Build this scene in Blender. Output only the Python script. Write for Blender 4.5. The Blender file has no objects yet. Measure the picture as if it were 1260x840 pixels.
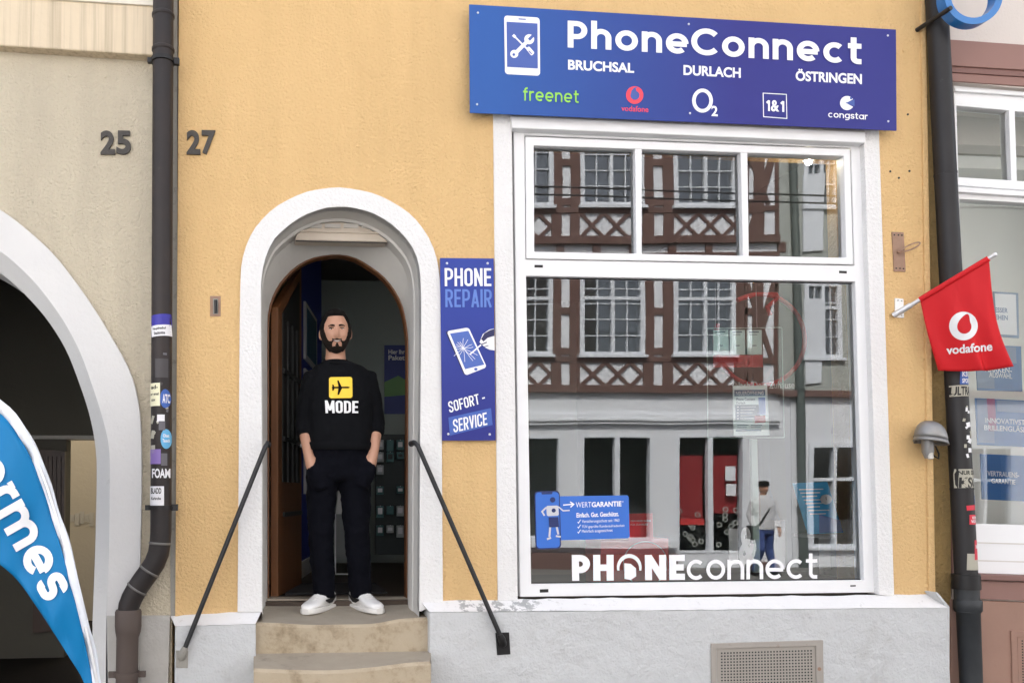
import bpy, bmesh, math, random
from mathutils import Vector, Matrix, Quaternion, noise
from mathutils.geometry import tessellate_polygon
from mathutils.bvhtree import BVHTree
random.seed(7)
S = bpy.context.scene
COL = S.collection
R = math.radians
# ------------------------------------------------------------------ camera
F, CX, CY, IW, IH = 1000.0, 405.88, 562.56, 1260.0, 840.0
YAW, PIT, ROL = R(4.658), R(2.56), R(-0.136)
fw = Vector((math.sin(YAW)*math.cos(PIT), math.cos(YAW)*math.cos(PIT), math.sin(PIT)))
rt = Vector((math.cos(YAW), -math.sin(YAW), 0)); up = rt.cross(fw)
rt, up = math.cos(ROL)*rt + math.sin(ROL)*up, -math.sin(ROL)*rt + math.cos(ROL)*up
def ray(px, py): return fw + rt*((px-CX)/F) - up*((py-CY)/F)
_r = ray(415, 600)
CAM = Vector((-4.7*_r.x, -4.7*_r.y, 1.5))
def q(px, py, Y):
    d = ray(px, py); t = (Y-CAM.y)/d.y
    p = CAM + d*t; p.y = Y
    return p
cd = bpy.data.cameras.new('camera'); cam = bpy.data.objects.new('camera', cd); COL.objects.link(cam)
cd.sensor_width = 36; cd.lens = F/IW*36
cd.shift_x = (IW/2-CX)/IW; cd.shift_y = (CY-IH/2)/IW
cd.clip_start = .05; cd.clip_end = 500
cam.matrix_world = Matrix.Translation(CAM) @ Matrix((rt, up, -fw)).transposed().to_4x4()
S.camera = cam
# ------------------------------------------------------------------ light
SUN_EL, SUN_AZ = R(56), R(-20)           # sun stands behind the yellow house: this side of the street is in open shade
sd = Vector((math.sin(SUN_AZ)*math.cos(SUN_EL), math.cos(SUN_AZ)*math.cos(SUN_EL), math.sin(SUN_EL)))
w = bpy.data.worlds.new('World'); S.world = w; w.use_nodes = True
nt = w.node_tree; bg = nt.nodes['Background']
sky = nt.nodes.new('ShaderNodeTexSky'); sky.sky_type = 'NISHITA'; sky.sun_disc = False
sky.sun_elevation = SUN_EL; sky.sun_rotation = SUN_AZ; sky.air_density = .7; sky.dust_density = 6.0; sky.ozone_density = .3
hs = nt.nodes.new('ShaderNodeHueSaturation'); hs.inputs['Saturation'].default_value = .5
nt.links.new(sky.outputs[0], hs.inputs['Color']); nt.links.new(hs.outputs[0], bg.inputs[0]); bg.inputs[1].default_value = 0.15
sl = bpy.data.lights.new('sun', 'SUN'); so = bpy.data.objects.new('sun', sl); COL.objects.link(so)
sl.energy = 3.6; sl.angle = R(4); sl.color = (1, .93, .84)
so.rotation_euler = sd.to_track_quat('Z', 'Y').to_euler(); so.location = (0, 0, 30)
S.view_settings.view_transform = 'Standard'; S.view_settings.look = 'None'
S.view_settings.exposure = 1.9; S.view_settings.gamma = 1
S.cycles.use_denoising = True
S.cycles.max_bounces = 10; S.cycles.diffuse_bounces = 5; S.cycles.glossy_bounces = 5; S.cycles.transparent_max_bounces = 16
S.cycles.sample_clamp_indirect = 8
# ------------------------------------------------------------------ materials
def lin(r, g=None, b=None):
    if g is None: g = b = r
    f = lambda c: ((c/255+.055)/1.055)**2.4 if c/255 > .04045 else c/255/12.92
    return (f(r), f(g), f(b), 1)
MATS = {}
def mat(name, col, rough=.7, metal=0, bump=None, var=None, spec=.5, coat=0, streak=None, peel=None, grad=None, bump2=None, grime=None):
    """col linear rgba; bump=(scale,strength,dist); var=(scale,amount,col2); streak=(col,amount) vertical run marks; peel=(scale,threshold,col,(x0,x1))"""
    if name in MATS: return MATS[name]
    m = bpy.data.materials.new(name); m.use_nodes = True; n = m.node_tree; N = n.nodes; L = n.links
    p = N['Principled BSDF']; p.inputs['Roughness'].default_value = rough; p.inputs['Metallic'].default_value = metal
    p.inputs['Specular IOR Level'].default_value = spec
    if coat: p.inputs['Coat Weight'].default_value = coat; p.inputs['Coat Roughness'].default_value = .15
    tc = N.new('ShaderNodeTexCoord'); O = tc.outputs['Object']
    cur = N.new('ShaderNodeRGB'); cur.outputs[0].default_value = col; cur = cur.outputs[0]
    def mixc(fac, a, b):
        x = N.new('ShaderNodeMix'); x.data_type = 'RGBA'
        if hasattr(fac, 'links'): L.new(fac, x.inputs['Factor'])
        else: x.inputs['Factor'].default_value = fac
        L.new(a, x.inputs[6])
        if hasattr(b, 'links'): L.new(b, x.inputs[7])
        else: x.inputs[7].default_value = b
        return x.outputs[2]
    def nz(scale, det=4, vec=None, rgh=.6):
        x = N.new('ShaderNodeTexNoise'); x.inputs['Scale'].default_value = scale; x.inputs['Detail'].default_value = det
        x.inputs['Roughness'].default_value = rgh
        L.new(vec or O, x.inputs['Vector']); return x.outputs['Fac']
    def ramp(v, a, b, lo=0, hi=1):
        x = N.new('ShaderNodeMapRange'); x.inputs[1].default_value = a; x.inputs[2].default_value = b
        x.inputs[3].default_value = lo; x.inputs[4].default_value = hi; x.clamp = True
        L.new(v, x.inputs[0]); return x.outputs[0]
    if grad:   # printed gradient across the thing's own x
        sx = N.new('ShaderNodeSeparateXYZ'); L.new(O, sx.inputs[0])
        cur = mixc(ramp(sx.outputs[grad[3]], grad[0], grad[1]), cur, grad[2])
    if var: cur = mixc(ramp(nz(var[0], 5), .3, .72, 0, var[1]), cur, var[2])
    if grime: cur = mixc(ramp(nz(grime[0], 8, rgh=.75), grime[1], grime[1]+.16, 0, grime[3]), cur, grime[2])
    if streak:
        mp = N.new('ShaderNodeMapping'); mp.inputs['Scale'].default_value = (streak[2], streak[2], .7); L.new(O, mp.inputs[0])
        cur = mixc(ramp(nz(1, 6, mp.outputs[0]), .45, .75, 0, streak[1]), cur, streak[0])
    if peel:
        f = ramp(nz(peel[0], 6, rgh=.7), peel[1], peel[1]+.03)
        sx = N.new('ShaderNodeSeparateXYZ'); L.new(O, sx.inputs[0])
        a = ramp(sx.outputs[0], peel[3][0], peel[3][0]+.1); b = ramp(sx.outputs[0], peel[3][1]-.25, peel[3][1], 1, 0)
        mm = N.new('ShaderNodeMath'); mm.operation = 'MULTIPLY'; L.new(a, mm.inputs[0]); L.new(b, mm.inputs[1])
        m2 = N.new('ShaderNodeMath'); m2.operation = 'MULTIPLY'; L.new(mm.outputs[0], m2.inputs[0]); L.new(f, m2.inputs[1])
        cur = mixc(m2.outputs[0], cur, peel[2])
    L.new(cur, p.inputs['Base Color'])
    prev = None
    for bp in (bump, bump2):
        if not bp: continue
        b = N.new('ShaderNodeBump'); b.inputs['Strength'].default_value = bp[1]; b.inputs['Distance'].default_value = bp[2]
        L.new(nz(bp[0], 6), b.inputs['Height'])
        if prev: L.new(prev, b.inputs['Normal'])
        prev = b.outputs[0]
    if prev: L.new(prev, p.inputs['Normal'])
    MATS[name] = m; return m
def emis(name, col, s):
    if name in MATS: return MATS[name]
    m = mat(name, col, .5); p = m.node_tree.nodes['Principled BSDF']
    p.inputs['Emission Color'].default_value = col; p.inputs['Emission Strength'].default_value = s
    return m
def glass(name, tint, ior, wav=.0, scale=1.2, rough=0.0):
    m = bpy.data.materials.new(name); m.use_nodes = True; n = m.node_tree; N = n.nodes; L = n.links
    N.remove(N['Principled BSDF']); out = N['Material Output']
    t = N.new('ShaderNodeBsdfTransparent'); t.inputs[0].default_value = tint
    g = N.new('ShaderNodeBsdfGlossy'); g.inputs['Roughness'].default_value = rough; g.inputs[0].default_value = (.93, .97, 1, 1)
    f = N.new('ShaderNodeFresnel'); f.inputs[0].default_value = ior
    x = N.new('ShaderNodeMixShader'); L.new(f.outputs[0], x.inputs[0]); L.new(t.outputs[0], x.inputs[1]); L.new(g.outputs[0], x.inputs[2])
    if wav:
        tc = N.new('ShaderNodeTexCoord'); nz = N.new('ShaderNodeTexNoise'); nz.inputs['Scale'].default_value = scale; nz.inputs['Detail'].default_value = 1
        L.new(tc.outputs['Object'], nz.inputs['Vector'])
        b = N.new('ShaderNodeBump'); b.inputs['Strength'].default_value = wav; b.inputs['Distance'].default_value = .02
        L.new(nz.outputs['Fac'], b.inputs['Height']); L.new(b.outputs[0], g.inputs['Normal'])
    L.new(x.outputs[0], out.inputs['Surface']); MATS[name] = m
    return m
M = {}
M['yellow'] = mat('ochre_plaster', (.80, .548, .268, 1), .9, bump=(58, 1.0, .022), bump2=(130, .6, .006), var=(1.1, .35, (.75, .50, .23, 1)), grime=(1.3, .60, (.52, .34, .15, 1), .32), streak=((.58, .39, .18, 1), .28, 4.5), spec=.2)
M['yellow_raw'] = mat('ochre_rough_joint', (.40, .27, .11, 1), .95, bump=(45, 1, .03), var=(6, .6, (.22, .16, .08, 1)), spec=.1)
M['white_pl'] = mat('white_plaster', (.76, .76, .755, 1), .85, bump=(55, .7, .014), bump2=(9, .3, .014), var=(2.5, .25, (.70, .69, .66, 1)), spec=.2)
M['reveal'] = mat('white_reveal_plaster', (.66, .65, .62, 1), .85, bump=(40, .3, .005), var=(3, .5, (.50, .49, .46, 1)), spec=.2)
M['plinth'] = mat('grey_painted_plinth', (.56, .575, .58, 1), .8, bump=(7, .7, .04), bump2=(80, .6, .007), var=(2.2, .5, (.49, .505, .51, 1)), grime=(2.6, .56, (.36, .355, .34, 1), .45), spec=.25)
M['ledge'] = mat('white_peeling_ledge', (.72, .72, .72, 1), .8, bump=(30, .5, .008), spec=.2, peel=(16, .52, (.36, .37, .37, 1), (.62, 1.35)), grime=(13, .585, (.30, .29, .27, 1), .8))
M['beige'] = mat('beige_plaster', (.66, .59, .45, 1), .9, bump=(55, 1.0, .022), bump2=(140, .6, .006), var=(1.0, .6, (.54, .48, .365, 1)), streak=((.42, .37, .29, 1), .3, 5), grime=(1.2, .6, (.42, .37, .30, 1), .3), spec=.2)
M['cream'] = mat('streaked_cream_cornice', (.66, .56, .41, 1), .85, bump=(40, .5, .006), streak=((.26, .21, .14, 1), .6, 34), var=(3, .3, (.55, .45, .32, 1)), spec=.2)
M['creamtop'] = mat('pale_cream_wall', (.72, .68, .58, 1), .85, bump=(40, .4, .005), streak=((.5, .45, .38, 1), .4, 9), spec=.2)
M['arch_w'] = mat('arch_white_paint', (.67, .665, .65, 1), .8, bump=(30, .45, .008), var=(2.5, .4, (.58, .58, .58, 1)), grime=(4, .62, (.3, .28, .25, 1), .5), spec=.25)
M['arch_base'] = mat('grey_arch_foot', (.50, .49, .46, 1), .85, bump=(30, .6, .01), var=(4, .6, (.38, .36, .33, 1)), grime=(9, .62, (.16, .15, .13, 1), .8), spec=.2)
M['pvc'] = mat('white_window_pvc', (.76, .77, .78, 1), .35, var=(5, .15, (.72, .72, .72, 1)), bump=(200, .04, .001))
M['pvc_grey'] = mat('pale_grey_shutter', (.58, .56, .52, 1), .5, var=(6, .3, (.5, .47, .42, 1)))
M['shutter'] = mat('beige_shutter_slat', (.62, .55, .46, 1), .6, var=(8, .3, (.5, .44, .36, 1)))
M['gap'] = mat('dark_gasket', (.06, .055, .05, 1), .8)
M['black'] = mat('black_slot', (.012, .012, .012, 1), .6)
M['stone'] = mat('worn_sandstone', (.44, .375, .28, 1), .85, bump=(30, .6, .01), bump2=(160, .4, .003), var=(2.5, .9, (.37, .30, .20, 1)), grime=(5, .50, (.20, .155, .10, 1), .75), spec=.25)
M['stone_top'] = mat('worn_tread', (.40, .355, .285, 1), .75, bump=(25, .4, .008), bump2=(150, .3, .003), var=(3, .8, (.28, .24, .19, 1)), grime=(5, .55, (.17, .15, .125, 1), .6), spec=.3)
M['pipe'] = mat('brown_black_zinc_pipe', (.020, .0175, .018, 1), .5, .1, bump=(12, .12, .005), var=(7, .7, (.034, .024, .021, 1)), grime=(14, .64, (.07, .065, .06, 1), .5), spec=.35)
M['pipe_low'] = mat('brown_cast_pipe', (.085, .063, .053, 1), .65, .05, bump=(90, .3, .003), var=(8, .5, (.085, .066, .058, 1)), grime=(20, .64, (.2, .17, .15, 1), .5))
M['pipe_r'] = mat('anthracite_pipe', (.018, .0175, .019, 1), .5, .1, bump=(10, .12, .004), var=(5, .5, (.028, .027, .028, 1)), grime=(9, .66, (.09, .09, .09, 1), .5), spec=.35)
M['pipe_rl'] = mat('slate_cast_pipe', (.018, .021, .024, 1), .55, .1, bump=(80, .25, .003), var=(6, .5, (.05, .055, .06, 1)))
M['iron'] = mat('dark_painted_iron', (.014, .015, .017, 1), .5, .2, bump=(60, .1, .002), var=(14, .4, (.045, .045, .048, 1)))
M['iron_bl'] = mat('black_iron', (.012, .012, .013, 1), .45, .3, bump=(60, .2, .002))
M['greyplate'] = mat('grey_fixing_plate', (.30, .29, .26, 1), .8, bump=(50, .4, .004), grime=(18, .55, (.12, .11, .1, 1), .7))
M['zinc'] = mat('brushed_zinc', (.30, .30, .30, 1), .45, .7, bump=(30, .15, .004), var=(9, .4, (.2, .2, .2, 1)))
M['alu'] = mat('aluminium', (.72, .73, .75, 1), .35, .6)
M['rust'] = mat('rusty_plate', (.36, .235, .17, 1), .8, .1, bump=(60, .4, .003), var=(18, .7, (.25, .15, .10, 1)))
M['numeral'] = mat('weathered_numeral', (.055, .05, .045, 1), .55, .4, bump=(120, .7, .004), grime=(60, .58, (.2, .18, .15, 1), .7))
M['brown'] = mat('red_brown_paint', (.27, .15, .125, 1), .7, bump=(30, .25, .004), var=(2, .4, (.22, .125, .105, 1)))
M['brown_dk'] = mat('red_brown_moulding', (.20, .105, .09, 1), .65, bump=(30, .2, .003))
M['brown_low'] = mat('brown_plinth_plaster', (.33, .20, .15, 1), .8, bump=(25, .4, .008), var=(3, .5, (.26, .155, .12, 1)))
M['pale_r'] = mat('pale_rose_plaster', (.60, .545, .50, 1), .9, bump=(60, .5, .006), var=(2, .3, (.6, .55, .5, 1)))
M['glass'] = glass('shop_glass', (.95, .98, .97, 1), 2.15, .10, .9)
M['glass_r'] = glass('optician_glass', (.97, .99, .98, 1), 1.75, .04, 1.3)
M['opp_glass'] = glass('old_window_glass', (.72, .80, .92, 1), 3.4, .12, 1.5)  # blue tint stands in for sky reflected in the far panes
M['acrylic'] = glass('acrylic_sheet', (.88, .96, .94, 1), 1.7, 0)
M['blue_sign'] = mat('blue_printed_panel', lin(40, 86, 158), .5, grad=(-1.15, .35, lin(44, 46, 124), 0), spec=.3)
M['blue_rep'] = mat('indigo_printed_panel', lin(38, 36, 116), .5, grad=(-.3, .9, lin(46, 66, 150), 2), spec=.3)
M['sky_blue'] = mat('flag_blue', lin(0, 117, 174), .55, var=(3, .25, lin(0, 104, 162)), spec=.3)
M['hem'] = mat('flag_white_hem', lin(226, 232, 240), .6)
M['white'] = mat('white_print', (.82, .83, .85, 1), .45)
M['white_soft'] = mat('dull_white_print', (.55, .57, .60, 1), .5)
M['lt_blue'] = mat('light_blue_print', lin(90, 124, 200), .45)
M['mid_blue'] = mat('mid_blue_print', lin(56, 90, 171), .45)
M['inner_blue'] = mat('icon_blue_print', lin(57, 85, 160), .4)
M['screen_blue'] = mat('screen_blue_print', lin(70, 100, 178), .4)
M['green'] = mat('lime_print', lin(140, 205, 70), .45)
M['red_print'] = mat('red_print', lin(226, 60, 80), .45)
M['navy_line'] = mat('navy_print', lin(30, 34, 80), .5)
M['red_flag'] = mat('red_flag_cloth', lin(208, 32, 40), .6, var=(7, .3, lin(190, 22, 32)), bump=(6, .25, .01), spec=.3)
M['ring_blue'] = mat('blue_enamel', lin(30, 110, 180), .3, coat=.3)
M['decal_blue'] = mat('blue_decal', lin(45, 104, 195), .4)
M['decal_navy'] = mat('navy_decal_edge', lin(20, 40, 96), .4)
# ------------------------------------------------------------------ mesh helpers
class MB:
    def __init__(s): s.bm = bmesh.new()
    def faces(s, vs, fs):
        b = [s.bm.verts.new(v) for v in vs]
        for f in fs:
            try: s.bm.faces.new([b[i] for i in f])
            except ValueError: pass
        return s
    def box(s, x0, x1, y0, y1, z0, z1):
        return s.faces([(x, y, z) for z in (z0, z1) for y in (y0, y1) for x in (x0, x1)],
                       [(0, 2, 3, 1), (4, 5, 7, 6), (0, 1, 5, 4), (2, 6, 7, 3), (0, 4, 6, 2), (1, 3, 7, 5)])
    def prism(s, pts, y0, y1, holes=()):
        """pts: (x,z) outline, extruded from y0 (front) to y1"""
        loops = [list(pts)] + [list(h) for h in holes]
        tri = tessellate_polygon([[Vector((x, z, 0)) for x, z in l] for l in loops])
        flat = [p for l in loops for p in l]; n = len(flat)
        vs = [(x, y0, z) for x, z in flat] + [(x, y1, z) for x, z in flat]
        fs = []
        for t in tri:
            fs.append(tuple(t)); fs.append(tuple(i+n for i in reversed(t)))
        k = 0
        for l in loops:
            m = len(l)
            for i in range(m):
                a, b = k+i, k+(i+1) % m
                fs.append((a, b, b+n, a+n))
            k += m
        s.faces(vs, fs); return s
    def pp(s, px, y0, y1, holes=(), yref=None):
        """prism from photo-pixel outline on the plane y0 (or yref)"""
        Y = y0 if yref is None else yref
        f = lambda l: [(p.x, p.z) for p in (q(a, b, Y) for a, b in l)]
        return s.prism(f(px), y0, y1, [f(h) for h in holes])
    def strip(s, A, B, closed=False):
        n = len(A); vs = list(A)+list(B)
        return s.faces(vs, [(i, (i+1) % n, (i+1) % n+n, i+n) for i in range(n if closed else n-1)])
    def loft(s, rings, caps=True):
        n = len(rings[0]); vs = [v for r in rings for v in r]; fs = []
        for k in range(len(rings)-1):
            for i in range(n):
                j = (i+1) % n
                fs.append((k*n+i, k*n+j, (k+1)*n+j, (k+1)*n+i))
        if caps:
            fs.append(tuple(range(n-1, -1, -1))); fs.append(tuple((len(rings)-1)*n+i for i in range(n)))
        return s.faces(vs, fs)
    def tube(s, pts, rad, seg=12, caps=True):
        pts = [Vector(p) for p in pts]; n = len(pts)
        if not hasattr(rad, '__len__'): rad = [rad]*n
        rings = []; ref = None
        for i, p in enumerate(pts):
            t = (pts[min(i+1, n-1)]-pts[max(i-1, 0)]).normalized()
            if ref is None:
                ref = Vector((1, 0, 0)) if abs(t.x) < .8 else Vector((0, 1, 0))
            a = (ref - t*ref.dot(t)).normalized(); b = t.cross(a); ref = a
            ra, rb = rad[i] if hasattr(rad[i], '__len__') else (rad[i], rad[i])
            rings.append([p + a*(ra*math.cos(2*math.pi*k/seg)) + b*(rb*math.sin(2*math.pi*k/seg)) for k in range(seg)])
        return s.loft(rings, caps)
    def ball(s, c, rx, ry, rz, u=16, v=10):
        c = Vector(c); vs = [c+Vector((0, 0, rz))]; fs = []
        for j in range(1, v):
            t = math.pi*j/v
            for i in range(u):
                a = 2*math.pi*i/u
                vs.append(c+Vector((rx*math.sin(t)*math.cos(a), ry*math.sin(t)*math.sin(a), rz*math.cos(t))))
        vs.append(c-Vector((0, 0, rz))); e = len(vs)-1
        for i in range(u):
            fs.append((0, 1+i, 1+(i+1) % u)); fs.append((e, e-u+(i+1) % u, e-u+i))
            for j in range(v-2):
                a = 1+j*u
                fs.append((a+i, a+u+i, a+u+(i+1) % u, a+(i+1) % u))
        return s.faces(vs, fs)
    def build(s, name, m, parent=None, bevel=0, smooth=None, fixn=True):
        if fixn: bmesh.ops.recalc_face_normals(s.bm, faces=s.bm.faces)
        off = wloc(parent) if parent else Vector()
        if off.length: bmesh.ops.translate(s.bm, verts=s.bm.verts, vec=-off)
        me = bpy.data.meshes.new(name); s.bm.to_mesh(me); s.bm.free()
        if m: me.materials.append(m)
        o = bpy.data.objects.new(name, me); COL.objects.link(o)
        if parent: o.parent = parent
        if smooth is not None:
            me.polygons.foreach_set('use_smooth', [True]*len(me.polygons))
            me.set_sharp_from_angle(angle=R(smooth))
        if bevel:
            b = o.modifiers.new('bevel', 'BEVEL'); b.width = bevel; b.segments = 2; b.limit_method = 'ANGLE'; b.angle_limit = R(40)
        return o
def wloc(o):
    v = Vector()
    while o: v += o.location; o = o.parent
    return v
def tag(o, label, cat, group=None):
    o['label'] = label; o['category'] = cat
    if group: o['group'] = group
    return o
def thing(name, label, cat, loc=(0, 0, 0), group=None):
    o = bpy.data.objects.new(name, None); COL.objects.link(o); o.location = loc; o.empty_display_size = .1
    return tag(o, label, cat, group)
def struct(o): o['kind'] = 'structure'; return o
def circ(cx, cy, r, n=28, ry=None, a0=0, a1=360):
    ry = r if ry is None else ry
    full = abs(a1-a0) >= 360; m = n if full else n+1
    return [(cx+r*math.cos(R(a0+(a1-a0)*i/n)), cy-ry*math.sin(R(a0+(a1-a0)*i/n))) for i in range(m)]
def rrect(px, r, n=5):
    """round the corners of a px polygon by r"""
    return rp([tuple(p) for p in px], r, True, n)
def rp(pts, r, closed=False, n=6):
    out = []; m = len(pts)
    for i, p in enumerate(pts):
        if not closed and i in (0, m-1): out.append(p); continue
        a = Vector(pts[i-1]); b = Vector(p); c = Vector(pts[(i+1) % m])
        la, lc = (a-b).length, (c-b).length
        ra = min(r, la*(.5 if (closed or 0 < i-1) else .98)); rc = min(r, lc*(.5 if (closed or i+1 < m-1) else .98))
        d = min(ra, rc)
        u, v = (a-b).normalized(), (c-b).normalized()
        p0, p1 = b+u*d, b+v*d
        for k in range(n+1):
            t = k/n; s_ = (1-t)
            # circular-ish corner (rational quadratic for 90 degrees)
            wq = math.sqrt(.5); den = s_*s_+2*wq*s_*t+t*t
            out.append(tuple((p0*s_*s_+b*(2*wq*s_*t)+p1*t*t)/den))
    return out
class Flat:
    """flat printed shapes lying on one plane, as one mesh"""
    def __init__(s, Y): s.mb = MB(); s.Y = Y; s.k = 0
    def poly(s, px, holes=()):
        Y = s.Y-.0002*s.k; s.k += 1
        loops = [list(px)]+[list(h) for h in holes]
        tri = tessellate_polygon([[Vector((x, y, 0)) for x, y in l] for l in loops])
        s.mb.faces([q(x, y, Y) for l in loops for x, y in l], [tuple(t) for t in tri]); return s
    def line(s, pts, w, closed=False):
        for vs, fs in ribbon(pts, w, closed):
            Y = s.Y-.0002*s.k; s.k += 1
            s.mb.faces([q(x, y, Y) for x, y in vs], fs)
        return s
    def build(s, name, m, parent): return s.mb.build(name, m, parent, fixn=False)
def ribbon(pts, w, closed=False):
    pts = [Vector(p) for p in pts]
    pts = [p for i, p in enumerate(pts) if i == 0 or (p-pts[i-1]).length > 1e-6]
    if closed and (pts[0]-pts[-1]).length < 1e-6: pts.pop()
    n = len(pts); L_, R_ = [], []
    for i, p in enumerate(pts):
        if closed: a, c = pts[i-1], pts[(i+1) % n]
        else: a, c = pts[max(i-1, 0)], pts[min(i+1, n-1)]
        d0 = (p-a).normalized() if (p-a).length else (c-p).normalized()
        d1 = (c-p).normalized() if (c-p).length else d0
        n0 = Vector((-d0.y, d0.x)); n1 = Vector((-d1.y, d1.x)); b = n0+n1
        b = b.normalized() if b.length > 1e-4 else n0
        k = 1/max(.4, b.dot(n0))
        L_.append(p+b*(w/2*k)); R_.append(p-b*(w/2*k))
    vs = [tuple(v) for v in L_+R_]
    return [(vs, [(i, (i+1) % n, (i+1) % n+n, i+n) for i in range(n if closed else n-1)])]
# ------------------------------------------------------------------ lettering
def glyph(ch, w, cond):
    h = w/2
    def arc(cx, cy, rx, ry, a0, a1, n=22): return [(cx+rx*math.cos(R(a0+(a1-a0)*i/n)), cy+ry*math.sin(R(a0+(a1-a0)*i/n))) for i in range(n+1)]
    if ch.isupper() or ch in '-1':
        Wd = .44 if cond else {'P': .64, 'H': .72, 'N': .76, 'E': .56, 'C': .84, 'O': .95}.get(ch, .68)
        r = .17 if cond else .5
        W = Wd; s = []
        ol = [(h, h), (W-h, h), (W-h, 1-h), (h, 1-h)]
        if ch == 'O': s = [(rp(ol, r, True), True)]
        elif ch == 'C':
            s = [(rp([(W-h, .66), (W-h, 1-h), (h, 1-h), (h, h), (W-h, h), (W-h, .34)], r), False)] if cond else [(arc(.46, .5, .5-h, .5-h, 42, 318), False)]
        elif ch == 'S': s = [(rp([(W-h, .70), (W-h, 1-h), (h, 1-h), (h, .56), (W-h, .44), (W-h, h), (h, h), (h, .30)], r), False)]
        elif ch in 'PR':
            m = .42 if ch == 'P' else .46
            s = [([(h, 0), (h, 1)], False), (rp([(h, 1-h), (W-h, 1-h), (W-h, m), (h, m)], r), False)]
            if ch == 'R': s.append(([(W*.5, m), (W-h, 0)], False))
        elif ch == 'D': s = [(rp([(h, h), (W-h, h), (W-h, 1-h), (h, 1-h)], r, False), False), ([(h, 0), (h, 1)], False)]
        elif ch == 'U': s = [(rp([(h, 1), (h, h), (W-h, h), (W-h, 1)], r), False)]
        elif ch == 'H': s = [([(h, 0), (h, 1)], False), ([(W-h, 0), (W-h, 1)], False), ([(h, .5), (W-h, .5)], False)]
        elif ch == 'N': s = [([(h, 0), (h, 1)], False), ([(W-h, 0), (W-h, 1)], False), ([(h, 1-h*.4), (W-h, h*.4)], False)]
        elif ch == 'M':
            W = W*1.3; s = [([(h, 0), (h, 1)], False), ([(W-h, 0), (W-h, 1)], False), ([(h, 1-h*.3), (W/2, .22)], False), ([(W/2, .22), (W-h, 1-h*.3)], False)]
        elif ch in 'EF':
            W = W*.86 if cond else W; s = [([(h, 0), (h, 1)], False), ([(h, 1-h), (W, 1-h)], False), ([(h, .5), (W*.92, .5)], False)]
            if ch == 'E': s.append(([(h, h), (W, h)], False))
        elif ch == 'I': W = w; s = [([(h, 0), (h, 1)], False)]
        elif ch == 'T': W = W*.95; s = [([(W/2, 0), (W/2, 1)], False), ([(0, 1-h), (W, 1-h)], False)]
        elif ch == 'V': s = [([(h*.8, 1), (W/2, 0.02)], False), ([(W/2, .02), (W-h*.8, 1)], False)]
        elif ch == 'A': s = [([(h*.8, 0), (W/2, .98)], False), ([(W/2, .98), (W-h*.8, 0)], False), ([(W*.25, .26), (W*.75, .26)], False)]
        elif ch == '1': W = .36; s = [([(W-h, 0), (W-h, 1)], False), ([(W-h, 1-h*.4), (.02, .74)], False)]
        elif ch == '-': W = .26; s = [([(0, .45), (W, .45)], False)]
        return s, W
    x = .76; W = .74; cx, cy, rr = W/2, x/2, x/2-h
    rx = W/2-h
    if ch == 'o': s = [(arc(cx, cy, rx, rr, 0, 360)[:-1], True)]
    elif ch == 'c': W = .68; s = [(arc(cx, cy, rx, rr, 48, 312), False)]
    elif ch == 'e': s = [(arc(cx, cy, rx, rr, 0, 312), False), ([(h, cy-.02), (W-h*.6, cy-.02)], False)]
    elif ch in 'nh':
        W = .66; s = [([(h, 0), (h, x if ch == 'n' else 1.05)], False), (rp([(h, x*.4), (h, x-h), (W-h, x-h), (W-h, 0)], .3, n=10), False)]
    elif ch == 't': W = .44; s = [(rp([(W*.42, .98), (W*.42, h), (W, h)], .14), False), ([(0, x-h), (W, x-h)], False)]
    elif ch == 'f': W = .42; s = [(rp([(W, 1.04-h), (W*.42, 1.04-h), (W*.42, 0)], .2), False), ([(0, x-h), (W, x-h)], False)]
    elif ch == 'r': W = .42; s = [([(h, 0), (h, x)], False), (rp([(h, x*.4), (h, x-h), (W, x-h)], .22), False)]
    elif ch in 'ad': s = [(arc(cx, cy, rx, rr, 0, 360)[:-1], True), ([(W-h, 0), (W-h, x if ch == 'a' else 1.05)], False)]
    elif ch == 'g': s = [(arc(cx, cy, rx, rr, 0, 360)[:-1], True), (rp([(W-h, x), (W-h, -.28+h), (h, -.28+h)], .3), False)]
    elif ch == 'v': W = .66; s = [([(h*.8, x), (W/2, .02)], False), ([(W/2, .02), (W-h*.8, x)], False)]
    elif ch == 's': W = .56; s = [(rp([(W-h, x*.72), (W-h, x-h), (h, x-h), (h, x*.54), (W-h, x*.46), (W-h, h), (h, h), (h, x*.28)], .2), False)]
    elif ch == 'm':
        W = 1.1; s = [([(h, 0), (h, x)], False), (rp([(h, x*.4), (h, x-h), (W/2, x-h), (W/2, 0)], .24), False), (rp([(W/2, x*.4), (W/2, x-h), (W-h, x-h), (W-h, 0)], .24), False)]
    else: return [], .3
    return s, W
def stroke_text(txt, w, cond=False, track=.1):
    out = []; X = 0
    for ch in txt:
        if ch == ' ': X += .22; continue
        ss, W = glyph(ch, w, cond)
        for pts, cl in ss:
            out += ribbon([(X+a, b) for a, b in pts], w, cl)
        X += W+track
    return out
def font_text(txt, bold=0, space=1.0):
    c = bpy.data.curves.new('t', 'FONT'); c.body = txt; c.size = 1; c.offset = bold; c.space_character = space; c.resolution_u = 5
    o = bpy.data.objects.new('t', c); COL.objects.link(o)
    dg = bpy.context.evaluated_depsgraph_get(); me = bpy.data.meshes.new_from_object(o.evaluated_get(dg))
    r = [([(v.co.x, v.co.y) for v in me.vertices], [tuple(p.vertices) for p in me.polygons])]
    bpy.data.objects.remove(o); bpy.data.curves.remove(c); bpy.data.meshes.remove(me)
    return r
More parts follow.
